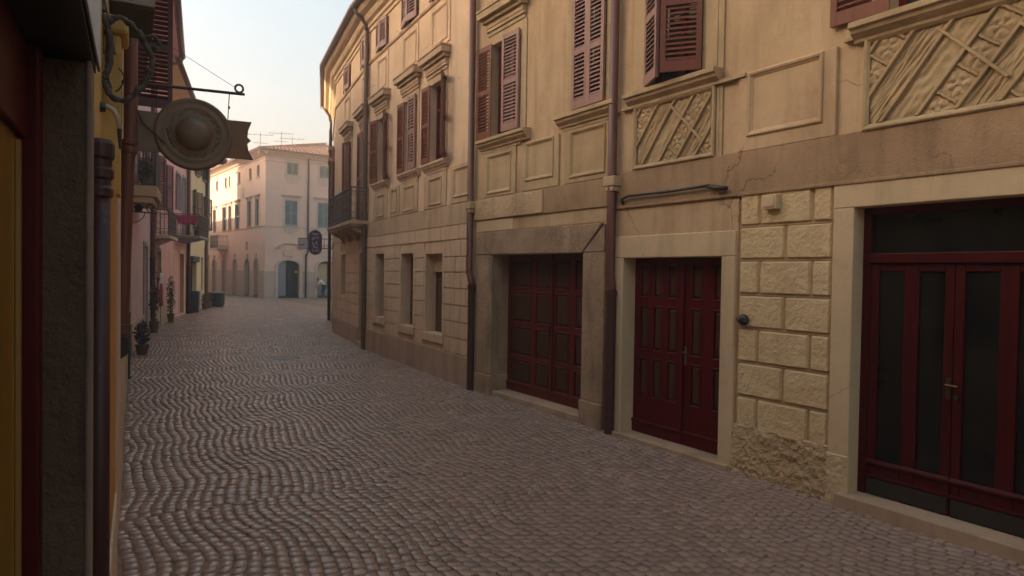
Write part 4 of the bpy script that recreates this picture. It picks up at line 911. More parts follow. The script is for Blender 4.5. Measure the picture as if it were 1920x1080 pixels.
leafed(ph, f, 5.2, 5.75, .1, 2.5, [(5.28, 5.44), (5.5, 5.67)], [(.3, 1.1), (1.25, 2.3)], .1, MT['wrought'], MT['wrought'])
leafed(ph, FLc, 1.2, 2.1, .08, 2.5, [(1.3, 1.6), (1.7, 2.0)], [(.3, 1.1), (1.25, 2.3)], .15, MT['panel_wood'], MT['panel_wood']); surround(ph, FLc, 1.2, 2.1, .08, 2.5, .15, MT['yellowhouse'], .02)
glazing(ph, f, 1.4, 2.2, 1.6, 2.45, .13, MT['fascia'], MT['glass'], (1.8,)); surround(ph, f, 1.4, 2.2, 1.6, 2.45, .1, MT['fascia'], .02, True)
for u, z0 in ((.7, 3.12), (2.9, 3.9)):
    w_ = glazing(ph, f, u, u+.8, z0, 5.5, .18, MT['door_wood'], MT['glass'], (u+.4,)); mm_ = paint('maroon_shutter_paint', (.13, .022, .03), (.09, .016, .022), .5)
    shutter(w_, f, u, 1, max(z0, 3.8), 5.55, .42, 165, mm_, .07); shutter(w_, f, u+.8, -1, max(z0, 3.8), 5.55, .42, 158, mm_, .07)
for u, z0 in ((.55, 4.2), (1.75, 3.2)):
    w_ = glazing(ph, FLc, u, u+.6, z0, 5.6, .13, MT['grey_door'], MT['glass'], (u+.3,)); surround(w_, FLc, u, u+.6, z0, 5.6, .1, MT['fascia'], .03)
    if u < 1: shutter(w_, FLc, u, 1, z0, 5.6, .3, 170, MT['grey_door'], .07); shutter(w_, FLc, u+.6, -1, z0, 5.6, .3, 170, MT['grey_door'], .07)
for fr, ua, ub, p, z0, z1, cl in ((FLb, .2, 2.2, .47, 2.82, 3.7, 0), (FLc, .2, 2.6, .85, 3.1, 4.02, 1)):
    m = MB(fr); m.box(ua-.06, ub+.06, -p-.05, 0, z0, z0+.1); m.prof(ua+.1, ub-.1, [(0, z0-.16), (-p*.7, z0-.03), (-p*.7, z0-.001), (0, z0-.001)]); o = link('balcony', m, MT['fascia'] if cl else MT['pink_stone'], ph, bevel=.008)
    m = MB(fr); rail(m, [(ua, 0), (ua, -p), (ub, -p), (ub, 0)], z0+.1, z1, 9); link('railing', m, MT['rail'], o)
pipe(ph, FLc, 2.68, 0, 8.0, .075, MT['pipe'], -.09, jog=(2.1, .0), low=MT['iron'])
m = MB(f); m.box(-.1, 5.9, -.65, .3, 8.2, 8.3); link('eave', m, MT['yellowhouse'], ph); tile_roof(ph, f, -.1, 6.2, -.7, 4.5, 8.31, 9.9, .26); tile_roof(ph, FLc, -.2, 2.9, -.5, 4.5, 8.1, 9.6, .26)
m = MB(f); m.tube([(-.1, -.75, 8.3), (6.3, -.75, 8.3)], .07, 8); m.tube([(6.25, -.75, 8.3), (6.2, -.6, 8.1), (6.1, -.15, 7.9)], .05, 8); link('gutter', m, MT['gutter'], ph, smooth=True)
# ---- Lc: pale yellow house
ye = thing('pale_yellow_house', 'pale yellow house ending the left row, with brown shutters and shop doors', 'building', FLc.pt(6, 0, 0)); f = FLc
w2 = [(4.4, 5.3), (7.4, 8.3), (8.75, 9.2)]; w3 = [(4.9, 5.6), (7.0, 7.8)]
m = MB(f); m.wall(2.75, 9.4, -.03, 7.4, [(3.75, 5.3, .1, 2.43, .25), (6.6, 7.2, .85, 2.45, .2), (8.4, 9.3, .1, 2.6, .2)]+[(a, b, 3.8, 5.4, .15) for a, b in w2[:2]]+[(a, b, 6.2, 7.15, .15) for a, b in w3]); m.quad((9.4, 0, 0), (9.4, 8, 0), (9.4, 8, 7.4), (9.4, 0, 7.4)); link('wall', m, MT['yellowhouse'], ye)
m = MB(f); m.quad((2.76, 0, 7.4), (9.4, 0, 7.4), (9.4, 8, 7.4), (2.76, 8, 7.4)); m.quad((2.76, 8, 0), (9.4, 8, 0), (9.4, 8, 7.4), (2.76, 8, 7.4)); link('rear_wall', m, MT['yellowhouse'], ye)
MT['brown_sh'] = paint('brown_shutter_paint', (.15, .085, .045), (.11, .06, .032), .55)
for a, b in w2[:2]:
    w_ = glazing(ye, f, a, b, 3.8, 5.4, .13, MT['door_wood'], MT['glass'], ((a+b)/2,)); shutter(w_, f, a, 1, 3.82, 5.4, .47, 160, MT['brown_sh'], .08); shutter(w_, f, b, -1, 3.82, 5.4, .47, 160, MT['brown_sh'], .08); sill(w_, f, a-.12, b+.12, 3.79, .1, .1, MT['fascia'])
for a, b in w3:
    w_ = glazing(ye, f, a, b, 6.2, 7.15, .13, MT['door_wood'], MT['glass'], ((a+b)/2,)); shutter(w_, f, a, 1, 6.2, 7.15, .4, 165, MT['brown_sh'], .08, mid=False); shutter(w_, f, b, -1, 6.2, 7.15, .4, 165, MT['brown_sh'], .08, mid=False); sill(w_, f, a-.1, b+.1, 6.19, .1, .1, MT['fascia'])
glazing(ye, f, 3.75, 5.3, .1, 2.43, .22, MT['wrought'], MT['glass'], (4.5,)); m = MB(f); m.box(3.65, 5.4, -.12, .1, 2.2, 2.45); link('roller_box', m, MT['plank'], ye)
glazing(ye, f, 6.6, 7.2, .85, 2.45, .18, MT['wrought'], MT['glass']); leafed(ye, f, 8.4, 9.3, .1, 2.6, [(8.5, 8.8), (8.9, 9.2)], [(.3, 1.2), (1.35, 2.4)], .15, MT['panel_wood'], MT['panel_wood'])
m = MB(f); m.box(2.76, 3.7, -.03, 0, -.02, .75); link('plinth', m, MT['beige'], ye, bevel=.006); m = MB(f); m.box(5.35, 8.3, -.03, 0, -.02, .75); link('plinth', m, MT['beige'], ye, bevel=.006)
pipe(ye, f, 7.75, 0, 7.4, .075, MT['gutter'], -.09, jog=(3.0, -.1), low=MT['gutter'])
m = MB(f); m.box(2.76, 9.7, -.7, .3, 7.4, 7.5)
for i in range(16): m.box(2.9+i*.42, 3.0+i*.42, -.68, 0, 7.28, 7.399)
link('eave', m, MT['plank'], ye); tile_roof(ye, f, 2.8, 9.75, -.75, 4.5, 7.51, 8.9, .26)
# ---- side-street houses shadow the corner house; unseen tall ones added to shade the street
def back_house(label, P, U, V, L, dep, hgt, mat, ridge):
    fr = Frame(P, U, V); o = thing('house', label, 'building', fr.pt(L/2, 0, 0))
    m = MB(fr); k = int(L/3); ops = [(1+i*3, 1.9+i*3, z, z+1.5, .15) for i in range(k) for z in (1.0, 4.2) if z+1.8 < hgt]
    m.wall(0, L, -.03, hgt, ops); link('wall', m, mat, o); shell(o, fr, .01, L-.01, dep, hgt, mat)
    for a, b, c, d, _ in ops: glazing(o, fr, a, b, c, d, .13, MT['brown_sh'], MT['glass'], ((a+b)/2,))
    tile_roof(o, fr, -.2, L+.2, -.5, dep/2, hgt+.02, hgt+ridge, .5); m = MB(fr); m.quad((0, dep, hgt), (L, dep, hgt), (L, dep/2, hgt+ridge), (0, dep/2, hgt+ridge)); m.add([(0, 0, hgt), (0, dep, hgt), (0, dep/2, hgt+ridge)], [(0, 1, 2)]); m.add([(L, 0, hgt), (L, dep, hgt), (L, dep/2, hgt+ridge)], [(0, 1, 2)]); link('gable', m, mat, o); return o
fr_ = left_frame(PLd, -36.9); 
back_house('low cream house round the corner past the left row', fr_.pt(.6, .4, 0), fr_.U, fr_.V, 11.5, 8, 7.0, MT['yellowhouse'], 1.6)
back_house('tall pinkish house deep in the left side street', fr_.pt(12.4, 0, 0), fr_.U, fr_.V, 7, 9, 10.6, MT['rosy'], 2.4)
fb = FL
back_house('unseen tall ochre house added behind the low yellow house to block the sun', FL.pt(-14, 10, 0), FL.U, FL.V, 15, 9, 10.5, MT['ochre'], 2.2)  # added out of view to keep direct sun off the near palazzo
back_house('unseen tall tan house added behind the low beige house to block the sun', FL.pt(1.2, 10.5, 0), FL.U, FL.V, 30, 9, 11.3, MT['tan'], 2.4)  # added out of view, long enough to keep sun off the right facades
back_house('plain tan house closing the side street', fr_.pt(19.8, 0, 0), fr_.U, fr_.V, 14, 9, 7.2, MT['tan'], 1.4)

# ------------------------------------------------------------------ objects
f = FL
# hanging disc sign
sg = thing('hanging_sign', 'weathered metal shop sign with a large domed disc and swallow-tail banner on an iron bar', 'sign', FL.pt(6.4, -.1, 2.7))
sm = paint('weathered_sign_metal', (.22, .145, .095), (.165, .11, .072), .55, .12, .2, wear=(.28, .195, .12), stretch=(4, 4, 4))
def on(pts, s=6.4, dv=0): return [(s+dv, v, z) for v, z in pts]
m = MB(f)
def slab(poly, s0, s1):
    n = len(poly); m.add([(s0, a, b) for a, b in poly]+[(s1, a, b) for a, b in poly], [tuple(range(n)), tuple(range(2*n-1, n-1, -1))]+[(i, (i+1) % n, n+(i+1) % n, n+i) for i in range(n)])
slab([(-.05, 3.19), (-.36, 3.185), (-.36, 2.86), (-.05, 2.86)], 6.39, 6.41); link('banner', m, sm, sg, bevel=.003); m = MB(f)
slab([(-.70, 3.19), (-.99, 3.195), (-.962, 3.12), (-.955, 3.06), (-.985, 3.03), (-.955, 3.0), (-.965, 2.94), (-1.005, 2.865), (-.70, 2.86)], 6.39, 6.41)
link('banner', m, paint('flare_lit_tail', (.27, .135, .075), (.20, .10, .055), .55, .12, .2, stretch=(4, 4, 4)), sg, bevel=.003)  # orange flare light on this end is put into the tail's colour
def disc(prof, c=(-.529, 3.036), n=48):
    mm = MB(f); L = [[(6.4-d, c[0]+r*cos(2*pi*k/n), c[1]+r*sin(2*pi*k/n)) for k in range(n)] for r, d in prof]; mm.loops(L, True, True); return mm
o = link('disc', disc([(.300, -.02), (.305, 0), (.300, .022), (.285, .030), (.272, .026), (.262, .022), (.235, .024), (.222, .03), (.21, .024), (.165, .024), (.155, .034), (.145, .03), (.138, .05), (.115, .085), (.075, .108), (.03, .116)]), sm, sg, smooth=False, bevel=.0)
for p in o.data.polygons: p.use_smooth = len(p.vertices) == 4
m = MB(f); rr = random.Random(5)
for k in range(70):                      # worn raised lettering round the disc, no longer legible
    a = 2*pi*k/70; r = .185+rr.uniform(-.012, .012)
    if rr.random() < .35: continue
    m.tube([(6.372, -.529+r*cos(a), 3.036+r*sin(a)), (6.372, -.529+(r+rr.uniform(.006, .02))*cos(a+.03), 3.036+(r+.01)*sin(a+.03))], .0042, 5)
link('worn_lettering', m, plain('worn_letter_paint', (.05, .035, .025), .7), o)
m = MB(f); m.tube([(6.4, .05, 3.40), (6.4, -.175, 3.41), (6.4, -.93, 3.43)], .013, 8); m.tube([(6.4, -.885+.033*cos(t), 3.475+.033*sin(t)) for t in [-pi/2+2*pi*k/16 for k in range(17)]], .009, 6); link('bracket_bar', m, MT['wrought'], sg)
m = MB(f); m.tube([(6.4, -.806, 3.42), (6.4, -.80, 3.3), (6.4, -.795, 3.19)], .004, 5); m.tube([(6.4, -.806, 3.31), (6.4, -.806, 3.29)], .008, 6); m.tube([(6.4, -.25, 3.42), (6.4, -.25, 3.18)], .004, 5); link('hanger', m, MT['wrought'], sg)
m = MB(f); m.tube([(6.4, .05, 4.0), (6.4, -.27, 3.79), (6.4, -.85, 3.48)], .0025, 4); link('stay_wire', m, MT['wrought'], sg)
m = MB(f); m.tube([(6.35, -.12, 3.35), (6.35, -.10, 3.2), (6.36, -.15, 3.08), (6.36, -.24, 3.0), (6.36, -.31, 2.93)], .006, 6); link('loose_cable', m, MT['iron'], sg, smooth=True)
# coiled cable
cm = paint('grey_cable_sheath', (.085, .065, .055), (.055, .042, .036), .6, .4, stretch=(40, 40, 40))
m = MB(f)
def smooth_pts(P, k=5):
    out = []; n = len(P)
    for i in range(n-1):
        p0, p1, p2, p3 = [Vector(P[min(max(j, 0), n-1)]) for j in (i-1, i, i+1, i+2)]
        for s in range(k):
            t = s/k; out.append(tuple(.5*((2*p1)+(p2-p0)*t+(2*p0-5*p1+4*p2-p3)*t*t+(3*p1-p0-3*p2+p3)*t**3)))
    out.append(tuple(P[-1])); return out
ca_ = [(.13, 3.40), (.103, 3.29), (.077, 3.25), (.041, 3.2), (.023, 3.13), (.014, 3.05), (.022, 2.96), (.045, 2.9), (.058, 2.88)]
cb_ = [(.034, 3.21), (-.035, 3.22), (-.081, 3.19), (-.123, 3.15), (-.151, 3.09), (-.18, 3.03), (-.166, 2.96), (-.138, 2.89), (-.096, 2.83), (-.055, 2.79), (-.01, 2.79), (.017, 2.81), (.036, 2.85), (.053, 2.89)]
cc_ = [(-.137, 3.14), (-.184, 3.15), (-.208, 3.12), (-.198, 3.09), (-.165, 3.09)]
for P, s0, r in ((ca_, 4.2, .0155), (cb_, 4.2, .015), (cb_[3:10], 4.215, .014), (cc_, 4.2, .011), ([(.09, 3.45), (.06, 3.33), (.05, 3.24)], 4.22, .012), ([(.03, 3.16), (.035, 3.0), (.02, 2.86), (-.005, 2.8)], 4.23, .007)):
    q = smooth_pts([(s0, v, z) for v, z in P]); m.tube([(u+.006*sin(i*1.1), v+.003*sin(i*1.7), z+.003*cos(i*1.3)) for i, (u, v, z) in enumerate(q)], [r*(1+.14*sin(i*.9)) for i in range(len(q))], 8)
for v, z in ((.045, 2.9), (-.165, 2.96), (.02, 3.2)): m.tube([(4.2, v-.012, z-.015), (4.2, v+.012, z+.015)], .018, 8)
tag(link('cable_coil', m, cm, smooth=True, base=FL.pt(4.2, 0, 2.8)), 'thick grey twisted cable looped in a coil on the yellow wall at upper left', 'cable')
m = MB(f); m.tube([(4.3, .05, 3.35), (4.32, .005, 3.1), (4.33, -.02, 2.9), (4.33, -.02, 2.5)], .005, 6); m.tube(smooth_pts([(4.3, -.02, 2.98), (4.3, -.045, 2.94), (4.3, -.03, 2.88), (4.3, -.005, 2.85)]), .004, 6)
tag(link('thin_cable', m, MT['iron'], smooth=True, base=FL.pt(4.3, 0, 2.5)), 'thin dark cable running down the yellow wall beside the coil', 'cable')
wl = thing('wall_lamp', 'small beige wall lamp arm on the yellow wall below the cable coil', 'lamp', FL.pt(4.0, .05, 2.7))
m = MB(f); m.tube([(4.0, .06, 2.70), (4.0, .02, 2.705), (4.0, -.005, 2.69), (4.0, -.025, 2.65), (4.0, -.03, 2.60)], [.014, .013, .013, .012, .010], 10); link('arm', m, plain('beige_enamel', (.42, .34, .26), .5), wl, smooth=True)
m = MB(f); m.tube([(4.0, .09, 2.70), (4.0, .03, 2.70)], [.03, .022], 12); link('mount', m, MT['iron'], wl); m = MB(f); m.tube([(4.0, -.03, 2.60), (4.0, -.034, 2.5)], [.012, .006], 10); link('nozzle', m, MT['iron'], wl)
# slim post by the left wall
m = MB(f); m.tube([(13.4, .01, -.02), (13.4, .01, 1.1)], .028, 10); m.lathe((13.4, .01, 0), [(.045, -.02), (.045, .03), (.03, .05)], 12); m.lathe((13.4, .01, 0), [(.03, 1.08), (.036, 1.1), (.03, 1.13), (.01, 1.145)], 12)
tag(link('post', m, paint('grey_green_post', (.06, .06, .055), (.04, .04, .036), .5), base=FL.pt(13.4, .01, 0)), 'slim dark grey metal post standing against the left wall', 'post')

def leaves(mb, c, rad, n, size, rnd, fr=WORLD):
    for _ in range(n):
        d = Vector((rnd.gauss(0, 1), rnd.gauss(0, 1), rnd.gauss(0, 1))); d = d.normalized()*(rnd.random()**.4)
        p = Vector((c[0]+d.x*rad[0], c[1]+d.y*rad[1], c[2]+d.z*rad[2])); a = Vector((rnd.gauss(0, 1), rnd.gauss(0, 1), rnd.gauss(0, 1))).normalized(); b = a.orthogonal().normalized(); s = size*rnd.uniform(.6, 1.3)
        mb.add([p-a*s, p-b*s*.45, p+a*s, p+b*s*.45], [(0, 1, 2, 3)], raw=True)
green = foliage('green_leaves', (.06, .065, .03), (.12, .11, .05)); redf = foliage('red_flowers', (.25, .05, .05), (.30, .11, .09)); purf = foliage('purple_flowers', (.10, .05, .10), (.16, .09, .15))
terra = plaster('terracotta', (.16, .085, .06), (.12, .065, .045), None, 0, .2)
def planter(fr, u, v, label, r, h, fr_h, flm, cat='plant', n=160, spread=.22, z=0, potm=None, name='potted_plant', group=None):
    c = fr.pt(u, v, z); o = thing(name, label, cat, c, group); rnd = random.Random(hash((round(u*7), round(h*100))) & 255)
    m = MB(fr); m.lathe((u, v, z), [(r*.7, -.01 if z == 0 else 0), (r, h*.9), (r*1.1, h*.92), (r*1.1, h), (r*.9, h), (r*.85, h*.93)], 14); link('pot', m, potm or terra, o)
    m = MB(); leaves(m, (c[0], c[1], z+h+fr_h*.45), (spread, spread, fr_h*.55), n, .045, rnd); link('foliage', m, green, o, recalc=False)
    m = MB(); leaves(m, (c[0], c[1], z+h+fr_h*.5), (spread*1.05, spread*1.05, fr_h*.55), n//2, .045, rnd); link('flowers', m, flm, o, recalc=False)
    m = MB()
    for k in range(5): m.tube([(c[0], c[1], z+h*.9), (c[0]+rnd.uniform(-1, 1)*spread*.6, c[1]+rnd.uniform(-1, 1)*spread*.6, z+h+fr_h*.7)], .006, 5)
    link('stem', m, plain('stem_brown', (.06, .04, .025), .8), o); return o
planter(FL, 17.0, -.22, 'bushy purple plant in a low pot at the foot of the left wall', .14, .22, .5, purf, n=240, spread=.16)
planter(FLa, 5.3, -.16, 'tall red-flowered plant in a pot beside the dark doorway', .14, .34, 1.2, redf, n=180, spread=.14)
planter(FLb, 3.3, -.2, 'leafy plant with sprawling stems beside the window with hanging cloths', .12, .32, 1.3, redf, n=240, spread=.15)
planter(FLc, 6.0, -.25, 'small flower pot left of the far downpipe on the left', .13, .28, .45, redf, n=140, spread=.17)
planter(FLc, 7.1, -.28, 'second flower pot with red blooms next to the round dark bin', .15, .3, .5, redf, n=160, spread=.2)
# plants and ornament on the first balcony
planter(FLa, .35, -.25, 'dark spiky plant hanging in a pot on the first left balcony', .11, .18, .5, green, n=130, spread=.16, z=3.74)
planter(FLa, 1.2, -.25, 'trailing dark plant on the far end of the first left balcony', .11, .18, .45, redf, n=200, spread=.22, z=3.74)
# hanging cloths at the pink house window
def cloth(fr, u0, u1, v, z0, z1, mat, label, cat='cloth', amp=.03, wr=5, name='hanging_cloth', parts=True):
    m = MB(fr); n = 16; k = 8; L = []
    for j in range(k+1):
        z = z1-(z1-z0)*j/k; sw = 1-.25*j/k
        L.append([(u0+(u1-u0)*(.5+(i/n-.5)*sw), v+amp*(.3+j/k)*sin(i/n*wr*2*pi+j*.3), z+.02*sin(i*.8)*(j == k)) for i in range(n+1)])
    m.loops(L, closed=False); o = link(name, m, mat, base=fr.pt((u0+u1)/2, v, z0), smooth=True, weld=True)
    s = o.modifiers.new('thickness', 'SOLIDIFY'); s.thickness = .008; return tag(o, label, cat)
cloth(FLb, 1.35, 1.95, -.10, .75, 1.75, plaster('white_cotton', (.55, .50, .50), (.45, .4, .42), None, 0, .1), 'pale cloth hung out below the pink house window')
cloth(FLb, 1.0, 1.55, -.14, .7, 1.4, plaster('red_cotton', (.30, .05, .06), (.2, .04, .05), None, 0, .1), 'dark red cloth hung beside the pale one on the pink house')
m = MB(FLb); m.tube([(1.9, -.06, -.02), (1.9, -.06, 1.9)], .012, 6); m.tube([(.95, -.1, 1.76), (2.0, -.1, 1.76)], .01, 6); m.tube([(1.9, -.06, 1.76), (1.9, -.1, 1.76)], .01, 6)
m.tube([(1.0, -.1, 1.76), (1.0, 0, 1.78)], .01, 6); tag(link('clothes_rail', m, MT['wrought'], base=FLb.pt(1.9, -.06, 0)), 'thin iron clothes rail on a pole in front of the pink house', 'rail')
FN = Frame(FLc.pt(.17, 0, 0), -FLc.V, FLc.U)
cloth(FN, .03, .86, -.02, 3.62, 3.97, plaster('magenta_cloth', (.30, .055, .12), (.24, .045, .10), None, 0, .1), 'magenta cloth draped over the near end of the pink house balcony rail', amp=.012, wr=4, name='draped_cloth')
m = MB(FLc)
o_ = thing('flower_box', 'long dark flower box with purple blooms on the balcony with the magenta cloth', 'planter', FLc.pt(1.4, -.75, 3.2)); m.box(.3, 2.5, -.82, -.66, 3.2, 3.36); link('box', m, MT['wrought'], o_)
m = MB(); rnd = random.Random(9)
for i in range(9): p = FLc.pt(.35+i*.26, -.74, 3.45); leaves(m, p, (.14, .12, .13), 60, .04, rnd)
link('foliage', m, purf, o_, recalc=False)
# wall lantern with scroll bracket
m = MB(FLa); ln = thing('scroll_lantern', 'wrought iron scroll bracket lantern on the rosy house wall', 'lamp', FLa.pt(.3, 0, 3.1))
m.tube([(.3, .02, 3.17), (.3, -.48, 3.14)], .016, 6); m.tube([(.3, -.36+(.10-.006*k)*cos(k*.55-1.2), 3.27+(.10-.006*k)*sin(k*.55-1.2)) for k in range(15)], .012, 6); m.tube([(.3, .0, 2.9), (.3, -.12, 2.95), (.3, -.22, 3.05), (.3, -.24, 3.15)], .009, 6); link('bracket', m, MT['wrought'], ln)
m = MB(FLa); m.lathe((.3, -.12, 0), [(.03, 3.34), (.10, 3.28), (.11, 3.26), (.085, 3.25), (.07, 3.18), (.03, 3.17)], 10); link('lamp_head', m, MT['iron'], ln)
# bins
def bin_(fr, u, v, label, w_, d_, h_, mat, lidm, tilt=0):
    c = fr.pt(u, v, 0); o = thing('bin', label, 'bin', c); m = MB(fr)
    m.loops([[(u-w_*.42, v-d_*.42, .04), (u+w_*.42, v-d_*.42, .04), (u+w_*.42, v+d_*.42, .04), (u-w_*.42, v+d_*.42, .04)], [(u-w_/2, v-d_/2, h_*.92), (u+w_/2, v-d_/2, h_*.92), (u+w_/2, v+d_/2, h_*.92), (u-w_/2, v+d_/2, h_*.92)]], True, True)
    link('body', m, mat, o, bevel=.025)
    m = MB(fr); m.loops([[(u-w_*.54, v-d_*.54, h_*.925), (u+w_*.54, v-d_*.54, h_*.925), (u+w_*.54, v+d_*.54, h_*.925), (u-w_*.54, v+d_*.54, h_*.925)], [(u-w_*.54, v-d_*.54, h_*.96), (u+w_*.54, v-d_*.54, h_*.96), (u+w_*.54, v+d_*.54, h_*.96), (u-w_*.54, v+d_*.54, h_*.96)], [(u-w_*.4, v-d_*.4, h_), (u+w_*.4, v-d_*.4, h_), (u+w_*.4, v+d_*.4, h_), (u-w_*.4, v+d_*.4, h_)]], True, True); link('lid', m, lidm, o, bevel=.015)
    for s in (-1, 1):
        m = MB(fr); uu = u+s*w_*.36; m.tube([(uu-.025, v+d_*.4, .07), (uu+.025, v+d_*.4, .07)], .07, 12); link('wheel', m, MT['iron'], o)
    m = MB(fr); m.tube([(u-w_*.4, v+d_*.58, h_*.9), (u+w_*.4, v+d_*.58, h_*.9)], .015, 6); link('handle', m, MT['iron'], o); return o
gb = plain('grey_bin_plastic', (.075, .075, .09), .5); db = plain('dark_bin_plastic', (.035, .035, .045), .5)
bin_(FLc, 3.0, -.30, 'tall grey wheeled bin by the downpipe of the pale yellow house', .42, .36, .95, gb, plain('grey_lid_plastic', (.06, .05, .055), .45))
o_ = thing('round_bin', 'squat round dark tub standing by the last door of the left row', 'bin', FLc.pt(8.6, -.45, 0)); m = MB(FLc)
m.lathe((8.6, -.45, 0), [(.30, 0), (.36, .1), (.37, .6), (.39, .62), (.39, .66), (.34, .68)], 20); link('tub', m, db, o_); m = MB(FLc); m.lathe((8.6, -.45, 0), [(.385, .661), (.40, .68), (.3, .74), (.05, .76)], 20); link('lid', m, plain('tub_lid', (.10, .09, .10), .5), o_)
# far purple shop sign on the curved palazzo
pur = plain('purple_enamel', (.085, .045, .13), .4); wht = plain('white_enamel', (.62, .58, .58), .5)
PS = FE.pt(-4.6, 0, 0); FS = Frame((PS[0], PS[1]), (-1, -.08), (.08, -1)); FS = Frame((PS[0], PS[1]), (-FE.V.x, -FE.V.y), (FE.U.x*-1, FE.U.y*-1))
s2 = thing('shop_sign', 'oval purple shop sign with white curling lettering projecting from the curved palazzo', 'sign', (PS[0], PS[1], 2.9))
def oval(a, b, n=24, c=(.62, 2.95)): return [(c[0]+a*max(-1, min(1, 1.12*cos(t))), c[1]+b*(abs(sin(t))**.75)*(1 if sin(t) >= 0 else -1)) for t in [2*pi*k/n for k in range(n)]]
m = MB(FS); m.prism(oval(.25, .47), -.035, .035); link('sign_board', m, pur, s2, bevel=.01)
m = MB(FS)
for sgn in (-1, 1):
    L = [[(u, v, z) for u, z in oval(a, b)] for v, a, b in ((sgn*.036, .25, .47), (sgn*.05, .25, .47), (sgn*.05, .225, .44), (sgn*.036, .225, .44))]; m.loops(L)
link('rim', m, plain('gold_rim', (.28, .19, .14), .45), s2)
m = MB(FS); rr = random.Random(2)
for sgn in (-1, 1):
    for k, zc in enumerate((3.24, 3.10, 2.95, 2.80, 2.66)):
        for q in range(3):
            a0 = rr.uniform(0, 6); cu = .62+(q-1)*.075; R_ = .05
            m.tube([(cu+R_*(1-.07*i)*cos(a0+i*.5), sgn*.045, zc+R_*1.3*(1-.07*i)*sin(a0+i*.5)) for i in range(9)], .014, 5)
link('lettering', m, wht, s2)
m = MB(FS); m.prism([(.9, 2.76), (1.24, 2.76), (1.24, 3.06), (.9, 3.06)], -.02, .02); link('side_plate', m, wht, s2, bevel=.006)
m = MB(FS); m.box(1.0, 1.2, -.024, -.0201, 2.84, 2.87); m.box(1.0, 1.2, .0201, .024, 2.84, 2.87); link('plate_lettering', m, pur, s2)
m = MB(FS); m.tube([(-.05, 0, 3.09), (1.24, 0, 3.09)], .016, 6); m.tube([(-.05, 0, 2.73), (1.24, 0, 2.73)], .016, 6); m.tube([(.30, 0, 2.73), (.30, 0, 3.09)], .014, 6); link('bracket', m, MT['wrought'], s2)
# manhole
c = (-4.95, 14.75); m = MB(); m.lathe((*c, 0), [(.36, -.02), (.36, .004), (.33, .006), (.32, .002), (.30, .002), (.28, .006), (.05, .006)], 28)
tag(link('manhole_cover', m, plain('worn_cast_iron', (.06, .045, .04), .45, .6), base=(c[0], c[1], 0)), 'round iron manhole cover set in the cobbled street', 'manhole cover')
# roof aerials on the corner house
for (u, v, h_, lab, nb) in ((1.7, 2.0, 1.0, 'tall leaning-armed television aerial on the corner house roof', 7), (.3, 2.2, .75, 'shorter television aerial nearest the left edge of the corner house roof', 5), (2.6, 2.4, .8, 'small television aerial right of the tall one on the corner house roof', 6)):
    o_ = thing('aerial', lab, 'aerial', FDf.pt(u, v, 10.7), 'television aerials on the corner house'); m = MB(FDf); m.tube([(u, v, 10.2), (u, v, 10.7+h_)], .018, 6); link('mast', m, MT['wrought'], o_)
    m = MB(FDf); zt = 10.7+h_-.15; m.tube([(u-.9, v-.1, zt-.1), (u+.9, v+.1, zt+.08)], .012, 5)
    for k in range(nb): q = -.8+1.6*k/(nb-1); m.tube([(u+q-.05, v-.35, zt+q*.1), (u+q+.05, v+.35, zt+q*.1)], .011, 4)
    m.tube([(u-.5, v, zt-.6), (u+.5, v, zt-.55)], .014, 5); link('antenna', m, MT['wrought'], o_)
# wires across the end facade
m = MB(); a = Vector(FDf.pt(-.3, -.7, 9.1)); b = Vector(FDf.pt(5.5, -.5, 9.75)); m.tube([tuple(a+(b-a)*k/8-Vector((0, 0, .25*sin(pi*k/8)))) for k in range(9)], .012, 4)
tag(link('overhead_wire', m, MT['wrought'], base=tuple(a)), 'thin overhead wire under the eaves of the corner house', 'wire')

# ------------------------------------------------------------------ person bending by the far shop door
def skin_mesh(name, nodes, edges, mat, par, sub=2, base=None):
    me = bpy.data.meshes.new(name); b = Vector(base)
    me.from_pydata([tuple(Vector(p)-b) for p, r in nodes], edges, []); o = bpy.data.objects.new(name, me); COL.objects.link(o)
    md = o.modifiers.new('skin', 'SKIN'); md.use_smooth_shade = True
    for i, (p, r) in enumerate(nodes): me.skin_vertices[0].data[i].radius = (r, r) if not isinstance(r, tuple) else r
    me.skin_vertices[0].data[0].use_root = True
    s = o.modifiers.new('sub', 'SUBSURF'); s.levels = sub; s.render_levels = sub; me.materials.append(mat)
    if par: o.parent = par
    return o
c = Vector((-13.25, 47.75, 0)); skinm = plain('skin', (.45, .26, .19), .55)
def pq(x, y, z): return (c.x+x, c.y+y, z)      # x to the right of the picture, the person leans left
pe = thing('person', 'person in white shirt and dark trousers bending forward by the curtained far doorway', 'person', tuple(c))
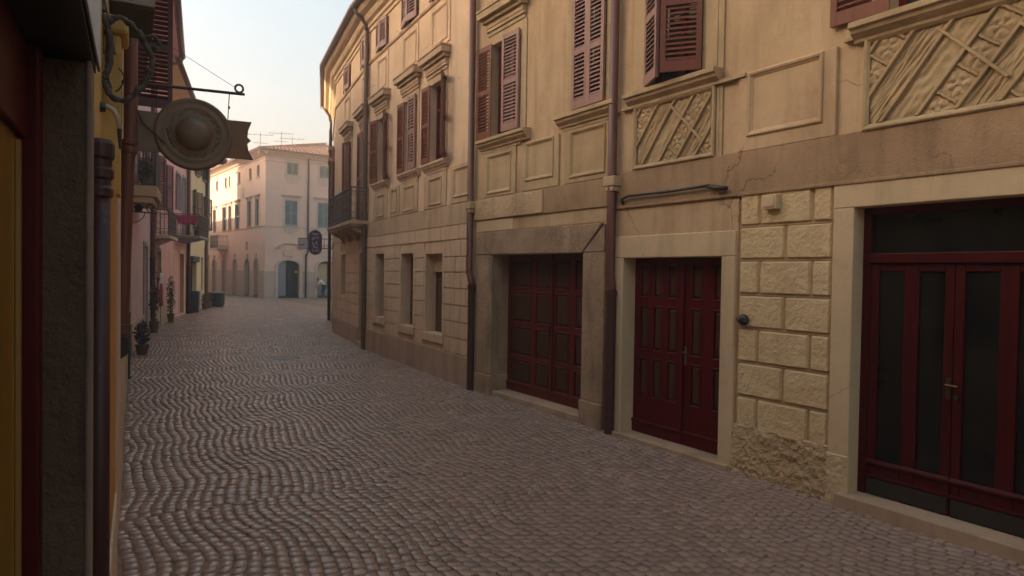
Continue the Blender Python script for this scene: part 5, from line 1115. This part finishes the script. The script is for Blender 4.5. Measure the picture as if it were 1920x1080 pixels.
body = [(pq(.10, 0, .84), .125), (pq(.04, 0, .98), .12), (pq(-.08, 0, 1.12), .135), (pq(-.20, 0, 1.20), .10), (pq(-.27, 0, 1.235), .05), (pq(-.36, 0, 1.28), .085), (pq(-.42, -.01, 1.27), .075),
        (pq(.10, .10, .80), .085), (pq(.02, .12, .46), .062), (pq(.10, .13, .07), .045), (pq(-.06, .14, .04), .04),
        (pq(.10, -.10, .80), .085), (pq(.0, -.12, .46), .062), (pq(.08, -.13, .07), .045), (pq(-.08, -.14, .04), .04),
        (pq(-.16, .19, 1.14), .05), (pq(-.22, .22, .90), .038), (pq(-.34, .18, .72), .028), (pq(-.40, .17, .66), .03),
        (pq(-.16, -.19, 1.14), .05), (pq(-.24, -.22, .90), .038), (pq(-.36, -.16, .74), .028), (pq(-.42, -.15, .68), .03)]
ed = [(0, 1), (1, 2), (2, 3), (3, 4), (4, 5), (5, 6), (0, 7), (7, 8), (8, 9), (9, 10), (0, 11), (11, 12), (12, 13), (13, 14), (2, 15), (15, 16), (16, 17), (17, 18), (2, 19), (19, 20), (20, 21), (21, 22)]
skin_mesh('body', body, ed, skinm, pe, base=c)
gr_ = lambda idx, k, em=0: [(body[i][0], body[i][1]*k+em) for i in idx]
skin_mesh('shirt', gr_([0, 1, 2, 3, 15, 19, 16, 20], 1.16), [(0, 1), (1, 2), (2, 3), (2, 4), (2, 5), (4, 6), (5, 7)], plain('white_shirt', (.68, .66, .68), .8), pe, base=c)
skin_mesh('trousers', gr_([0, 7, 8, 9, 11, 12, 13], 1.18), [(0, 1), (1, 2), (2, 3), (0, 4), (4, 5), (5, 6)], plain('dark_trousers', (.05, .045, .06), .8), pe, base=c)
skin_mesh('hair', [(pq(-.33, 0, 1.335), .075), (pq(-.29, 0, 1.30), .07), (pq(-.37, 0, 1.345), .06)], [(0, 1), (0, 2)], plain('brown_hair', (.05, .03, .02), .7), pe, base=c)
for s in (.14, -.14): skin_mesh('shoe', [(pq(.10, s, .04), .045), (pq(-.02, s, .035), .042), (pq(-.12, s, .03), .032)], [(0, 1), (1, 2)], plain('shoe_leather', (.06, .05, .05), .5), pe, base=c)

# ------------------------------------------------------------------ warm morning haze
m = MB(); m.box(-70, 45, -30, 105, -1.1, 20)
hz = struct(link('haze', m, None), 'stuff')
hm = bpy.data.materials.new('morning_haze'); hm.use_nodes = True; N = hm.node_tree.nodes; N.remove(N['Principled BSDF'])
pv = N.new('ShaderNodeVolumePrincipled'); pv.inputs['Color'].default_value = (1, .76, .64, 1); pv.inputs['Density'].default_value = .008; pv.inputs['Anisotropy'].default_value = .4
hm.node_tree.links.new(pv.outputs[0], N['Material Output'].inputs['Volume']); hz.data.materials.append(hm)

for o in bpy.data.objects:
    if '_b' in o: del o['_b']
